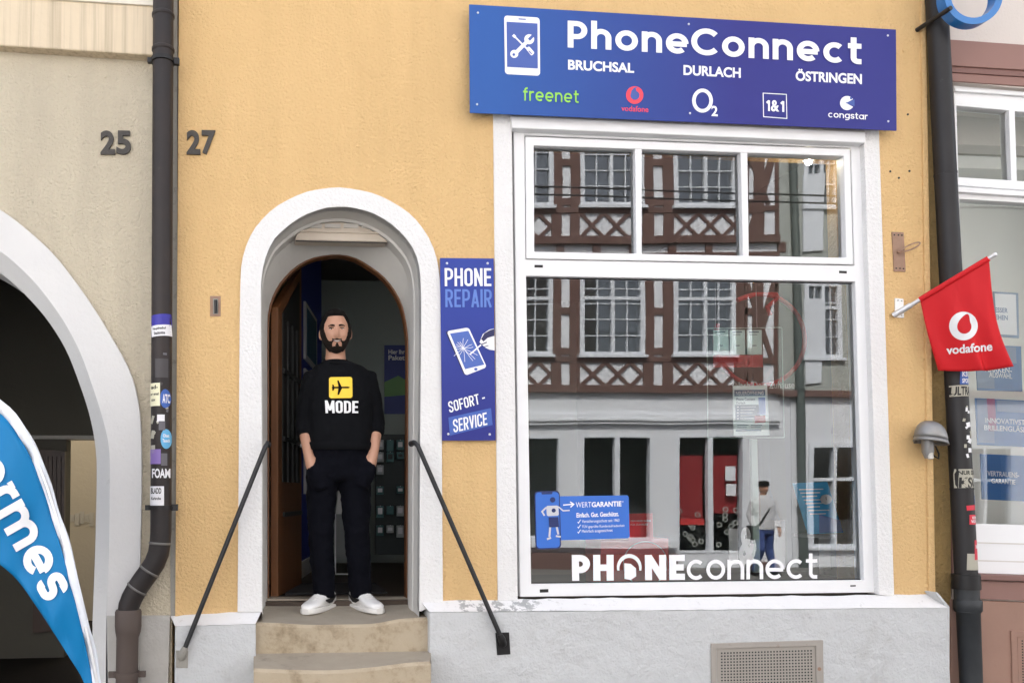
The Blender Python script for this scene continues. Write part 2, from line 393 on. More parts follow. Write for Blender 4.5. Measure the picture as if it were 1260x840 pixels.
def fit(pieces, quad, fn, eps=.0002):
    """map lettering so that its ink box fills quad (TL,TR,BR,BL); fn(u,v,k)->3d"""
    xs = [a for v, f in pieces for a, b in v]; ys = [b for v, f in pieces for a, b in v]
    x0, x1, y0, y1 = min(xs), max(xs), min(ys), max(ys)
    mb = MB()
    TL, TR, BR, BL = [Vector(p) for p in quad]
    for k, (vs, fs) in enumerate(pieces):
        P = []
        for a, b in vs:
            s, t = (a-x0)/(x1-x0), (b-y0)/(y1-y0)
            p = (BL*(1-s)+BR*s)*(1-t)+(TL*(1-s)+TR*s)*t
            P.append(fn(p, k*eps))
        mb.faces(P, fs)
    return mb
def letter(parent, name, txt, quad, Y, m, bold=0, stroke=None, cond=False, track=.1, space=1.0):
    pcs = stroke_text(txt, stroke, cond, track) if stroke else font_text(txt, bold, space)
    return fit(pcs, quad, lambda p, e: q(p[0], p[1], Y-e)).build(name, m, parent, fixn=False)
def rectq(x0, y0, x1, y1): return [(x0, y0), (x1, y0), (x1, y1), (x0, y1)]
def screw(parent, px, py, Y, r=.006, m=None):
    p = q(px, py, Y); MB().ball(p, r, .004, r, 10, 6).build('screw', m or M['alu'], parent, smooth=60)
# ================================================================== ground
def xz(px, py, Y): p = q(px, py, Y); return (p.x, p.z)
M['cobble'] = mat('grey_street_paving', (.085, .083, .08, 1), .8, bump=(9, .6, .02), var=(5, .6, (.11, .105, .10, 1)))
M['slab'] = mat('pavement_slabs', (.13, .128, .122, 1), .8, bump=(20, .4, .01), var=(3, .5, (.09, .088, .085, 1)))
M['kerb'] = mat('granite_kerb', (.3, .3, .29, 1), .8, bump=(60, .4, .004))
struct(MB().box(-40, 40, -60, 40, -1.0, -.12).build('ground', M['cobble']))
struct(MB().box(-40, 40, -8.2, -1.9, -.12, -.02).build('street', M['cobble']))
struct(MB().box(-40, 40, -1.75, 1, -.12, .0).build('pavement', M['slab'], bevel=.004))
struct(MB().box(-40, 40, -12, -8.35, -.12, .0).build('pavement', M['slab'], bevel=.004))
struct(MB().box(-40, 40, -1.9, -1.75, -.12, .004).build('kerb', M['kerb'], bevel=.01))
struct(MB().box(-40, 40, -8.35, -8.2, -.12, .004).build('kerb', M['kerb'], bevel=.01))
# ================================================================== yellow house
TOP = 9.6
HY = thing('yellow_house', 'ochre plastered house with arched doorway, grey plinth and large white shop window', 'building', (0, 0, 0))
def resample(pts, n):
    pts = [Vector(p) for p in pts]; L_ = [0]
    for a, b in zip(pts, pts[1:]): L_.append(L_[-1]+(b-a).length)
    out = []; j = 0
    for i in range(n):
        t = L_[-1]*i/(n-1)
        while j < len(pts)-2 and L_[j+1] < t: j += 1
        s = (t-L_[j])/max(1e-9, L_[j+1]-L_[j]); out.append(tuple(pts[j].lerp(pts[j+1], min(1, s))))
    return out
def smooth_arch(pts, n):
    """Catmull-Rom through px points then even resample"""
    P = [Vector(p) for p in pts]; out = []
    for i in range(len(P)-1):
        a, b, c, d = P[max(i-1, 0)], P[i], P[i+1], P[min(i+2, len(P)-1)]
        for k in range(8):
            t = k/8
            out.append(.5*((2*b)+(c-a)*t+(2*a-5*b+4*c-d)*t*t+(3*b-a-3*c+d)*t**3))
    out.append(P[-1]); return resample(out, n)
A_OUT = [(292.3, 752), (293.5, 600), (294.8, 420), (296, 345), (298, 320), (305.4, 296), (315.7, 278), (333.6, 259), (351.4, 247.4), (375.2, 236.7), (399, 232), (414, 230.8), (426, 231.3), (459.3, 237.9), (486.7, 251), (508, 266.4), (524.8, 287.9), (534.3, 308), (539.5, 330), (542, 360), (543, 420), (544, 600), (545, 740)]
A_IN = [(322.3, 752), (322, 530), (320.8, 372), (321.8, 342), (325.2, 322), (331.2, 305.5), (339.5, 291.4), (357.4, 275.5), (375, 264.5), (399, 256), (414, 254.3), (429.5, 254.6), (449.8, 259), (467.6, 266.4), (486.7, 279.5), (503.3, 297.4), (511.7, 312.5), (516, 328), (518, 350), (518.4, 400), (517, 560), (516.2, 752)]
A_DOOR = [(329, 738), (329, 500), (329, 405), (331, 378), (339, 356.5), (350, 341), (365, 327), (385, 317), (409, 313), (415, 312.8), (436, 316.5), (457, 328.5), (472, 340), (483, 353), (491, 366), (496.5, 380), (501, 404), (502.5, 435), (502, 560), (501.3, 738)]
a_out = smooth_arch(A_OUT, 90); a_in = smooth_arch(A_IN, 90); a_door = smooth_arch(A_DOOR, 90)
XL, XR = q(216.5, 600, 0).x, q(1150, 700, 0).x
XRt = q(1139, 0, 0).x
fz = q(415, 737, .5).z          # shop floor level
# wall with door and window openings
mid = [((o[0]+i[0])/2, (o[1]+i[1])/2) for o, i in zip(a_out, a_in)]
dh = [xz(x, y, 0) for x, y in mid]
dh = [(dh[0][0], -.1)]+dh+[(dh[-1][0], -.1)]
wh = [xz(*p, 0) for p in [(619, 149), (1073, 169), (1090, 736), (624, 743)]]
wall_out = [(XL, -.1), dh[0]]+dh[1:-1]+[dh[-1], (XR, -.1), (XR, q(1150, 733, 0).z), (XRt, q(1139, 0, 0).z), (XRt, TOP), (XL, TOP)]
MB().prism(wall_out, 0, .42, [wh]).build('wall', M['yellow'], HY)
MB().box(XL-.0, XRt, .42, 6.5, TOP-.3, TOP).build('roof', M['brown_low'], HY)
MB().box(XL, XRt, 6.3, 6.5, -.1, TOP-.3).box(XL+.002, XL+.2, .425, 6.3, -.1, TOP-.3).box(XRt-.2, XRt-.002, .425, 6.3, -.1, TOP-.3).build('outer_wall', M['beige'], HY)
# raised corner lip and rough joint strip on the right
MB().pp([(1133.5, 0), (1139, 0), (1151, 733), (1143.5, 733)], -.012, .02).build('corner_lip', M['yellow'], HY, bevel=.004)
jl = [(1139.6, 0), (1158, 0), (1170, 380), (1170, 860), (1153, 860), (1151, 733)]
MB().pp(jl, .035, .3).build('joint_strip', M['yellow_raw'], HY)
MB().pp([(207, 0), (218.5, 0), (217.5, 757), (210, 757)], .012, .2).build('left_shadow_joint', M['greyplate'], HY)  # grey strip paints in the shadowed gap beside the downpipe
# door surround
MB().pp(a_out+a_in[::-1], -.014, .06).build('door_surround', M['white_pl'], HY)
zl, zr = -.1, -.1
def arch3(px, yref, Y, x=None): return [Vector((p.x, Y, p.z)) for p in (q(a, b, yref) for a, b in px)]
def drop(v): return [Vector((v[0].x, v[0].y, -.05))]+v+[Vector((v[-1].x, v[-1].y, -.05))]
A0 = drop(arch3(a_in, -.014, .0)); A1 = drop(arch3(a_in, -.014, .19)); A2 = drop(arch3(a_in, -.014, .32)); A3 = drop(arch3(a_door, .5, .5))
shr = 0.004
def shrink(v, s):
    cx = (v[0].x+v[-1].x)/2; return [Vector((cx+(p.x-cx)*(1-s), p.y, p.z-(.0 if p.z < 1.2 else s*1.2))) for p in v]
B0 = shrink(A0, -.0); B1 = shrink(A1, .0); B2 = shrink(A2, .012); B3 = A3
MB().strip(B0, B1).strip([Vector((p.x, .19, p.z)) for p in B1], [Vector((p.x, .20, p.z)) for p in shrink(B1, .012)]).strip([Vector((p.x, .2, p.z)) for p in shrink(B1, .012)], B2).strip(B2, B3).build('door_reveal', M['reveal'], HY, smooth=35, fixn=False)
# roller shutter box under the arch
zc = q(415, 296.5, .22).z
seg = [p for p in shrink(A1, .014) if p.z > zc]
sl_, sr_ = seg[0], seg[-1]
zz = [(p.x, p.z) for p in seg]
MB().prism([(sl_.x-.01, zc)]+zz+[(sr_.x+.01, zc)], .215, .33).build('shutter_box', M['shutter'], HY, bevel=.004)
xa, xb = q(352, 290, .2).x, q(484, 292, .2).x
zs1, zs2 = q(415, 283.5, .2).z, q(415, 286, .2).z
MB().box(q(365, 284, .2).x, q(470, 284, .2).x, .203, .22, zs1-.012, zs1).build('shutter_rail', M['shutter'], HY, bevel=.003)
for a, b in ((381, 396), (400, 419), (423, 441), (445, 454)):
    mb = MB().pp([(a, 275), (b, 275.5), (b, 280.5), (a, 280)], .205, .22); mb.build('shutter_slot', M['pvc_grey'], HY)
MB().box(sl_.x-.005, sr_.x+.005, .222, .226, zc-.008, zc-.001).build('shutter_shadow_gap', M['gap'], HY)  # dark bar paints in the shadow line under the shutter box
# door frame and door leaf
M['wood'] = mat('orange_brown_wood', (.15, .058, .018, 1), .5, bump=(14, .2, .004), streak=((.10, .035, .012, 1), .7, 12), var=(3, .4, (.26, .10, .03, 1)))
M['wood_dark'] = mat('dark_wood', (.045, .022, .014, 1), .5, streak=((.02, .01, .008, 1), .6, 10))
da = [(p[0]+(2.2 if p[0] < 415 else -1.6), p[1]+1.4) for p in a_door]
MB().pp(a_door+da[::-1], .505, .58).build('door_frame', M['wood'], HY, bevel=.003)
hl = Vector((q(333, 600, .6).x, .60, 0)); hr = Vector((q(363, 600, 1.35).x, 1.35, 0))
dv = (hr-hl); dl = dv.length; du = dv.normalized(); dn = Vector((du.y, -du.x, 0))
def leaf(s0, s1, z0, z1, o0, o1, topf=None):
    vs = []
    for o in (o0, o1):
        for s_, z in ((s0, z0), (s1, z0), (s1, z1 if topf is None else topf(s1)), (s0, z1 if topf is None else topf(s0))):
            p = hl+du*(s_*dl)+dn*o; vs.append((p.x, p.y, z))
    return MB().faces(vs, [(0, 1, 2, 3), (7, 6, 5, 4), (0, 4, 5, 1), (1, 5, 6, 2), (2, 6, 7, 3), (3, 7, 4, 0)])
zt0, zt1 = q(331, 378, .6).z, q(352, 330, 1.35).z
door = leaf(0, 1, fz+.01, 0, 0, .05, lambda s_: zt0+(zt1-zt0)*math.sin(s_*math.pi/2)).build('door', M['wood'], HY, bevel=.004)
leaf(.14, .86, fz+.75, 0, .051, .058, lambda s_: zt0-.12+(zt1-zt0)*math.sin(s_*math.pi/2)).build('glazing', M['black'], door)
for s_ in (.3, .5, .7):
    leaf(s_-.02, s_+.02, fz+.75, zt0-.05, .06, .072).build('grille_bar', M['iron_bl'], door)
for zz_ in (1.35, 1.85, 2.3):
    leaf(.12, .88, zz_, zz_+.03, .06, .074).build('grille_bar', M['iron_bl'], door)
hp = hl+du*(.9*dl)+dn*.09
MB().tube([hp+Vector((0, 0, 1.85)), hp+Vector((0, 0, 1.85))-du*.12], .012, 8).tube([hp-dn*.04+Vector((0, 0, 1.85)), hp+Vector((0, 0, 1.85))], .01, 8).build('handle', M['alu'], door, smooth=50)
# window surround strips
MB().pp([(607, 139.5), (629.5, 141), (637.2, 738.5), (612.7, 738.5)], -.008, .12).build('window_surround', M['white_pl'], HY, bevel=.003)
MB().pp([(1062.5, 150), (1081.8, 160.5), (1100.6, 733.5), (1081.5, 731.5)], -.008, .12).build('window_surround', M['white_pl'], HY, bevel=.003)
# ---- shop window
GY = .062
fo = [(632, 150), (1060.5, 167), (1078.5, 728.5), (639.9, 734)]
h1 = [(645.5, 166.5), (1047.2, 182), (1051.3, 326.8), (646.8, 319.2)]
h2 = [(647.5, 339.5), (1052.3, 346.5), (1063.2, 713.3), (653.8, 718.2)]
SW = MB().pp(fo, .03, .11, [h1, h2]).build('shop_window', M['pvc'], HY, bevel=.004)
MB().pp([(628, 140), (1065, 160), (1083.5, 731), (636, 738.5)], .085, .1, [[(650, 172), (1043, 187), (1047, 322), (651, 315)], [(648.5, 340.5), (1051.3, 347.5), (1062.2, 712.3), (654.8, 717.2)]]).build('gasket', M['gap'], SW)
h1i = [(646.7, 168), (1046, 183.4), (1050, 325.3), (648, 318)]
gl = [(656.8, 179), (1038.2, 192), (1041.4, 317), (657.6, 309.6)]
MB().pp(h1i, .022, .09, [gl]).build('sash', M['pvc'], SW, bevel=.004)
for (a, b, c, d) in (((781.5, 182.5), (789.8, 183), (789.8, 315), (783.2, 314.7)), ((911.3, 187), (919.8, 187.3), (921.6, 316), (914.2, 315.8))):
    MB().pp([a, b, c, d], .026, .088).build('mullion', M['pvc'], SW, bevel=.003)
for px in ([(655.5, 178), (785, 182), (785, 314), (656.5, 311)], [(786, 182), (915, 187), (917, 318), (786, 314)], [(916, 187), (1039.5, 191), (1042.5, 319), (918, 318)], [(646.5, 338.5), (1053.3, 345.5), (1064.2, 714.3), (652.8, 719.2)]):
    MB().faces([q(x, y, GY) for x, y in px], [(3, 2, 1, 0)]).build('pane', M['glass'], SW, fixn=False)
for px in ([(656.8, 179), (1038.2, 192), (1038.2, 194.2), (656.8, 181)], [(647.6, 339.6), (1052.3, 346.6), (1052.3, 349), (647.6, 342)], [(1061, 600), (1059.8, 580), (1063.2, 713.3), (1060.6, 713.3)], [(1049.8, 347), (1052.3, 347), (1059.8, 590), (1057.2, 590)], [(653.8, 716.4), (1063.2, 711.4), (1063.2, 713.4), (653.8, 718.4)], [(1036, 192.5), (1038.2, 192.5), (1041.4, 317), (1039, 317)]):
    MB().pp(px, .058, .075).build('glazing_bead', M['black'], SW)
MB().pp([(628.3, 142.5), (1064.6, 162.5), (1065.2, 175.8), (630.3, 157.3)], -.03, .035).build('shutter_rail', M['pvc'], SW, bevel=.005)
MB().pp([(629.3, 139), (1064, 159), (1064.2, 163.2), (629.3, 143.2)], -.018, .03).build('shutter_rail', M['pvc_grey'], SW, bevel=.002)
for px in ([(657.7, 325.8), (668, 326), (668, 329.2), (657.7, 329)], [(1032.6, 333), (1042, 333.4), (1042, 336.4), (1032.6, 336)], [(664.3, 724.6), (674.8, 724.2), (674.8, 728.2), (664.3, 728.6)], [(1046.5, 719.5), (1053, 719.3), (1053, 721), (1046.5, 721.2)]):
    MB().pp(px, .0285, .035).build('drain_slot', M['black'], SW)
# ---- plinth
PY = -.085
def plinth(pts, zb=-.1):
    a = [xz(*p, PY) for p in pts]
    return MB().prism([(a[0][0]-.005, zb)]+a+[(a[-1][0]+.01, zb)], PY, .3)
plinth([(528.6, 752.6), (700, 751.5), (900, 749.5), (1154, 747), (1166, 747)]).build('plinth', M['plinth'], HY, bevel=.008)
plinth([(215.3, 769.7), (314.5, 767)]).build('plinth', M['plinth'], HY, bevel=.008)
def ledge(a, b, Ya=PY-.002, Yb=.0):
    A = [q(*p, Ya) for p in a]; B = [q(*p, Yb) for p in b]; Bb = [p+Vector((0, .02, 0)) for p in B]
    C = [Vector((p.x, Yb, p.z-.004)) for p in A]
    mb = MB().strip(A, B).strip(B, Bb)
    mb.faces([A[0], B[0], C[0]], [(0, 1, 2)]).faces([A[-1], B[-1], C[-1]], [(0, 1, 2)])
    return mb
def interp(p0, p1, n, jit=0):
    return [(p0[0]+(p1[0]-p0[0])*i/n, p0[1]+(p1[1]-p0[1])*i/n+random.uniform(-jit, jit)) for i in range(n+1)]
n_ = 40
ledge(interp((528.6, 752.6), (1166, 747), n_, .35), interp((517, 738.6), (1150.5, 731), n_, .8)).build('plinth_ledge', M['ledge'], HY, fixn=False)
ledge(interp((215.3, 769.7), (314.5, 767), 14, .35), interp((210, 757.5), (322, 750.8), 14, .6)).build('plinth_ledge', M['ledge'], HY, fixn=False)
MB().pp([(1150.5, 728.5), (1154, 728), (1169, 746), (1169, 860), (1165.5, 860), (1165, 747)], PY+.004, .02).build('plinth_corner', M['plinth'], HY, bevel=.006)
# anchors and holes left in the plaster
for px, py, r in ((1112, 63, 2.6),):
    p = q(px, py, 0); MB().ball(p, .012, .008, .012, 10, 6).build('wall_plug', M['yellow'], HY, smooth=60)
for px, py in ((1117, 141), (1095.4, 211), (1119, 210.6), (1106, 219)):
    p = q(px, py, -.001); MB().tube([p+Vector((0, -.002, 0)), p+Vector((0, .002, 0))], .0065, 10).build('drill_hole', M['black'], HY)
# ---- shop interior
M['in_wall'] = mat('dim_grey_wall', (.22, .255, .245, 1), .9)
M['in_blue'] = mat('deep_blue_wall', (.025, .05, .32, 1), .8)
M['in_floor'] = mat('dark_wood_floor', (.055, .035, .022, 1), .5, streak=((.03, .02, .012, 1), .6, 4))
M['in_ceil'] = mat('dim_ceiling', (.35, .35, .35, 1), .9)
IX0, IX1, IY0, IY1, IZ1 = XL+.2, XRt-.2, .6, 5.2, 3.9
MB().box(IX0-.1, IX1+.1, .42, IY1+.1, fz-.2, fz).build('floor', M['in_floor'], HY)
MB().box(IX0-.1, IX1+.1, .43, IY1+.1, IZ1, IZ1+.1).build('ceiling', M['in_ceil'], HY)
MB().box(IX0, IX1, IY1, IY1+.1, fz, IZ1).box(IX1-.05, IX1+.1, .6, IY1, fz, IZ1).build('inner_wall', M['in_wall'], HY)
bw0, bw1 = q(361, 600, 1.5), q(396, 600, 3.2)
bd = Vector((bw1.x-bw0.x, 1.7, 0)).normalized(); bnr = Vector((bd.y, -bd.x, 0))
def along(t, o, z): p = Vector((bw0.x, 1.5, 0))+bd*(1.73*t)+bnr*o; return (p.x, p.y, z)
def wallslab(t0, t1, z0, z1, o0, o1):
    vs = [along(t, o, z) for z in (z0, z1) for o in (o0, o1) for t in (t0, t1)]
    return MB().faces(vs, [(0, 2, 3, 1), (4, 5, 7, 6), (0, 1, 5, 4), (2, 6, 7, 3), (0, 4, 6, 2), (1, 3, 7, 5)])
wallslab(0, 1, fz, IZ1, -.1, 0).build('inner_wall', M['in_blue'], HY)
wallslab(0, 1, fz, fz+.13, .001, .015).build('skirting', M['white_soft'], HY)
MB().box(IX0-.1, bw0.x-.05, 1.4, 1.5, fz, IZ1).build('inner_wall', M['in_wall'], HY)
ip = [xz(x, y, .5) for x, y in a_door]; ip = [(ip[0][0], -.05)]+ip+[(ip[-1][0], -.05)]
xs_ = q(560, 500, .51).x
MB().prism([(IX0-.1, -.05), ip[0]]+ip[1:-1]+[ip[-1], (xs_, -.05), (xs_, IZ1+.1), (IX0-.1, IZ1+.1)], .51, .6).build('inner_wall', M['in_wall'], HY)
wq = [q(600, 130, .3), q(1090, 150, .3), q(1105, 725, .3), q(605, 728, .3)]
wx0, wx1, wz0, wz1 = wq[0].x, wq[1].x+.05, wq[3].z, wq[1].z
for x0_, x1_, z0_, z1_ in ((xs_+.001, wx0, -.05, IZ1+.1), (wx1, IX1+.1, -.05, IZ1+.1), (wx0+.001, wx1-.001, -.05, wz0), (wx0+.001, wx1-.001, wz1, IZ1+.1)):
    MB().box(x0_, x1_, .51, .6, z0_, z1_).build('inner_wall', M['in_wall'], HY)
swz = q(700, 716, .3).z
MB().box(q(640, 700, .3).x, q(1075, 700, .3).x, .125, 1.0, fz, swz-.02).build('window_platform', mat('dim_platform', (.09, .09, .095, 1), .8), HY, bevel=.01)
# ================================================================== steps
ST = thing('stone_steps', 'worn sandstone steps with hollowed treads leading up to the arched doorway', 'steps', (0, 0, 0))
def step(name, front, back, Yf, Yb, lipz, n=24, bot=-.05):
    """front/back: px polylines (left to right) for the tread edges"""
    fr = smooth_arch(front, n); bk = resample(back, n)
    A = [q(x, y, Yf) for x, y in fr]; B = [q(x, y, Yb) for x, y in bk]
    rows = [[Vector((p.x, Yf+.006, lipz-.03)) for p in A], [p+Vector((0, .0, -.02)) for p in A]]
    rows += [[p+Vector((0, .012, -.003)) for p in A]]
    for t in (.25, .5, .75): rows.append([a.lerp(b, t)+Vector((0, 0, -.006*math.sin(math.pi*i/(n-1))*math.sin(math.pi*t))) for i, (a, b) in enumerate(zip(A, B))])
    rows.append(B)
    vs = [v for r in rows for v in r]; tread = []; ris = []
    rb = MB(); tb = MB()
    rb.strip([Vector((p.x, Yf, bot)) for p in A], rows[1])
    rb.strip(rows[1], rows[2])
    for k in (0, -1):
        rb.faces([(A[k].x, Yf, bot), (B[k].x, Yb, bot), B[k], A[k]], [(0, 1, 2, 3)])
    for a, b in zip(rows[2:], rows[3:]): tb.strip(a, b)
    o = rb.build(name, M['stone'], ST, smooth=50, fixn=False)
    tb.build('tread', M['stone_top'], o, smooth=50, fixn=False)
step('step', [(308, 765), (318, 765), (345, 766), (380, 768), (420, 767.5), (460, 766.5), (490, 761), (520, 759), (531, 759)], [(308, 742), (531, 740)], -.03, .5, 0)
step('step', [(312.3, 821.5), (350, 823), (400, 824), (450, 821), (500, 815), (530, 813)], [(312, 803), (530, 800)], -.32, -.02, 0)
mz = q(420, 824, -.32).z
for k in (1, 2, 3):
    z1 = mz-.17*k
    if z1 > .04: MB().box(q(306-6*k, 820, -.32).x, q(537+6*k, 820, -.32).x, -.32-.3*k, -.318-.3*(k-1), -.05, z1).build('step', M['stone'], ST, bevel=.012)
MB().pp([(318, 736.5), (508, 736), (508, 741.5), (318, 742.5)], .47, .6).build('threshold', M['stone_top'], ST, bevel=.006)
# ================================================================== beige house on the left
HB = thing('beige_house', 'beige plastered house with big white arched passage left of the dark downpipe', 'building', (0, 0, 0))
BY = .02
def mirror(l, ax): return l+[(2*ax-x, y) for x, y in reversed(l[:-1])]
AX = -125
o_out = smooth_arch(mirror([(171, 757), (172.5, 680), (174, 600), (173.5, 535), (170, 495), (160, 458), (140, 420), (117, 382), (95, 350), (65, 312), (30, 280), (0, 258), (-40, 237), (-80, 226), (-125, 222)], AX), 100)
o_in = smooth_arch(mirror([(131, 757), (134, 680), (135, 600), (134, 550), (125, 510), (112, 470), (97, 430), (75, 390), (45, 350), (20, 325), (0, 309), (-40, 285), (-80, 272), (-125, 267)], AX), 100)
o_blk = smooth_arch(mirror([(114, 757), (117, 680), (119, 590), (117.5, 550), (110, 510), (97, 470), (81, 430), (60, 396), (40, 372), (20, 352), (0, 336), (-40, 312), (-80, 300), (-125, 296)], AX), 100)
hb = [xz((a[0]+b[0])/2, (a[1]+b[1])/2, BY) for a, b in zip(o_out, o_in)]
hb = [(hb[0][0], -.1)]+hb+[(hb[-1][0], -.1)]
XB = q(213, 600, BY).x
MB().prism([(XB, -.1), (XB, TOP), (-11, TOP), (-11, -.1), hb[-1]]+hb[-2:0:-1]+[hb[0]], BY, .5).build('wall', M['beige'], HB)
MB().pp(o_out+o_in[::-1], -.015, .06).build('arch_surround', M['arch_w'], HB)
ci = [q(x, y, -.015) for x, y in o_in]; cb = [q(x, y, .07) for x, y in o_blk]
lo = lambda v, z=-.1: [Vector((v[0].x, v[0].y, z))]+v+[Vector((v[-1].x, v[-1].y, z))]
M['arch_gr'] = mat('pale_grey_arch_chamfer', (.60, .60, .59, 1), .8, bump=(30, .4, .006), grime=(5, .6, (.28, .27, .25, 1), .6))
MB().strip(lo(ci), lo(cb)).strip(lo(cb), lo([p+Vector((0, .5, 0)) for p in cb])).build('arch_chamfer', M['arch_gr'], HB, smooth=40, fixn=False)
MB().pp([(131, 757), (171, 757), (172, 870), (133, 870)], -.022, .06).build('arch_foot', M['arch_base'], HB, bevel=.006)
MB().pp([(171.5, 757.5), (209.5, 757.5), (206, 870), (172.5, 870)], -.012, .03).build('base', M['arch_base'], HB, bevel=.004)
# cornice
def hband(px_l, px_r, Y0, Y1, m, name, xl=-11):
    (a, b), (c, d) = px_l, px_r      # (top,bottom) px points at left, right
    A, B, C, D = q(*a, Y0), q(*b, Y0), q(*c, Y0), q(*d, Y0)
    k = (xl-A.x)/(C.x-A.x)
    E_, F_ = A+(C-A)*k, B+(D-B)*k
    return MB().prism([(E_.x, E_.z), (C.x, C.z), (D.x, D.z), (F_.x, F_.z)], Y0, Y1).build(name, m, HB, bevel=.008)
hband(((0, -4), (0, 56)), ((212, 9.5), (212, 69.5)), -.05, .1, M['cream'], 'cornice')
hband(((0, -700), (0, -5)), ((212, -700), (212, 8.5)), -.062, .1, M['creamtop'], 'upper_wall')
for px, py in ((85, 94), (92, 95), (129, 95), (136, 94)):
    p = q(px, py, BY); MB().ball(p, .011, .006, .009, 10, 6).build('wall_plug', M['beige'], HB, smooth=60)
# passage behind the arch
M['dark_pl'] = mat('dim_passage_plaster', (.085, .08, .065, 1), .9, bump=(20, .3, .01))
M['court'] = mat('courtyard_plaster', (.50, .46, .39, 1), .9, bump=(20, .4, .01), var=(1.5, .4, (.45, .41, .33, 1)))
PX1 = q(117, 600, .57).x+.25
lz = q(90, 537, 3.2).z
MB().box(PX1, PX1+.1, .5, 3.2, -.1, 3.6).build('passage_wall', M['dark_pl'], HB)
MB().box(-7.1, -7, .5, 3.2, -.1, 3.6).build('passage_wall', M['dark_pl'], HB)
MB().box(-7, q(82, 650, 3.05).x, 3.0, 3.18, -.1, lz-.04).build('passage_wall', M['dark_pl'], HB)  # dark wall added to stand in for shade over the courtyard's left part
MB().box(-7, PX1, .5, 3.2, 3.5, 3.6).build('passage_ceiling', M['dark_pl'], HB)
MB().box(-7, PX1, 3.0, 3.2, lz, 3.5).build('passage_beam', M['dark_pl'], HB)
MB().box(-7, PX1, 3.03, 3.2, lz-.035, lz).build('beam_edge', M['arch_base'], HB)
MB().box(-9, -1.2, 5.2, 5.4, -.1, 4.6).build('courtyard_wall', M['court'], HB)
MB().box(-11, XB, .5, 3.2, 3.6, TOP).build('upper_storey', M['beige'], HB)
mb = MB()
for i in range(5):
    a = 86+i*6; mb.pp([(a, 633-((i*7) % 5)), (a+5.4, 633-((i*7) % 5)), (a+5.4, 641+((i*5) % 7)), (a, 641+((i*5) % 7))], 5.192, 5.21)
mb.build('wall_patch', M['arch_base'], HB)
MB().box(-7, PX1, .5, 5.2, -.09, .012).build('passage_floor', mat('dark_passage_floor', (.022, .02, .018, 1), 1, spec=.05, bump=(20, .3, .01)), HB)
cdr = MB().pp([(44, 552), (80, 555), (77, 775), (40, 778)], 2.95, 2.998).build('courtyard_door', M['wood_dark'], HB)
for i in range(5):
    a = 49+i*5.4; MB().pp([(a, 561), (a+4.4, 561), (a+3.6, 740), (a-.6, 740)], 2.935, 2.955).build('door_board', M['wood_dark'], cdr)
# ================================================================== optician house on the right
HR = thing('optician_house', 'house with red brown window surround and white shop front right of the yellow house', 'building', (0, 0, 0))
RY = .05
RXE = q(1500, 400, RY).x
x0r = q(1160, 400, RY).x
def rp_(px, y0, y1, m, name, bev=.004, parent=None, holes=()): return MB().pp(px, y0, y1, holes).build(name, m, parent or HR, bevel=bev)
whr = [xz(*p, RY) for p in [(1172, 101), (1480, 128), (1520, 716), (1196, 706)]]
MB().prism([(x0r, -.1), (RXE, -.1), (RXE, TOP), (x0r, TOP)], RY, .45, [whr]).build('wall', M['pale_r'], HR)
MB().box(RXE-.002, 11, RY, .45, -.1, TOP).box(x0r, 11, .46, .6, 3.9, TOP).box(11, 11.1, .45, 6, -.1, TOP).build('wall', M['pale_r'], HR)
MB().box(x0r, 11, .45, 6, TOP-.3, TOP-.002).build('roof', M['brown_low'], HR)
MB().box(x0r-.05, 11, 6, 6.2, -.1, TOP).build('outer_wall', M['beige'], HR)
rp_([(1160, 48), (1500, 72), (1500, 101), (1160, 80)], RY-.03, .4, M['brown'], 'window_surround')
rp_([(1160, 81), (1500, 102.5), (1500, 110), (1160, 88)], RY-.018, .4, M['brown_dk'], 'window_surround')
rp_([(1160, 89), (1500, 111), (1500, 123), (1160, 99)], RY-.01, .4, M['brown'], 'window_surround')
rp_([(1163, 98), (1172.5, 99), (1197, 706), (1172, 706)], RY-.012, .4, M['brown'], 'window_surround')
rp_([(1190, 705.5), (1500, 716), (1500, 723), (1190, 712.5)], RY-.07, .4, M['brown_dk'], 'sill')
rp_([(1188, 713.2), (1500, 724), (1500, 748), (1188, 736)], RY-.04, .4, M['brown'], 'sill')
rp_([(1170, 737), (1500, 749), (1500, 1100), (1170, 1100)], RY-.025, .4, M['brown_low'], 'plinth')
OWY = .09
OW = rp_([(1173.5, 99), (1490, 122), (1515, 716), (1197.3, 705.5)], OWY, .16, M['pvc'], 'shop_window', holes=([(1177, 130), (1241.5, 136), (1244.5, 222), (1179.5, 218)], [(1248.8, 137), (1400, 149), (1403, 234), (1251.5, 222.5)], [(1180.5, 244.8), (1470, 262), (1490, 653), (1197.5, 643.5)]))
rp_([(1175.5, 108), (1490, 130), (1490, 134), (1175.5, 112)], OWY-.02, OWY+.01, M['pvc'], 'frame_ledge', parent=OW)
rp_([(1177, 222.5), (1490, 244), (1490, 250), (1177, 228)], OWY-.015, OWY+.01, M['pvc'], 'frame_ledge', parent=OW)
rp_([(1179, 230), (1490, 252), (1490, 257), (1179, 236)], OWY-.028, OWY+.01, M['pvc'], 'frame_ledge', parent=OW)
for y in (667, 689): rp_([(1198, y-.6), (1500, y+8), (1500, y+9.2), (1198, y+.8)], OWY-.003, OWY+.01, M['pvc_grey'], 'panel_groove', 0, OW)
for px in ([(1176, 129), (1242.5, 135), (1245.5, 223), (1178, 219)], [(1248, 136), (1401, 148), (1404, 235), (1251, 223.5)], [(1179.5, 243.8), (1471, 261), (1491, 654), (1196.5, 644.5)]):
    MB().faces([q(x, y, .12) for x, y in px], [(3, 2, 1, 0)]).build('pane', M['glass_r'], OW, fixn=False)
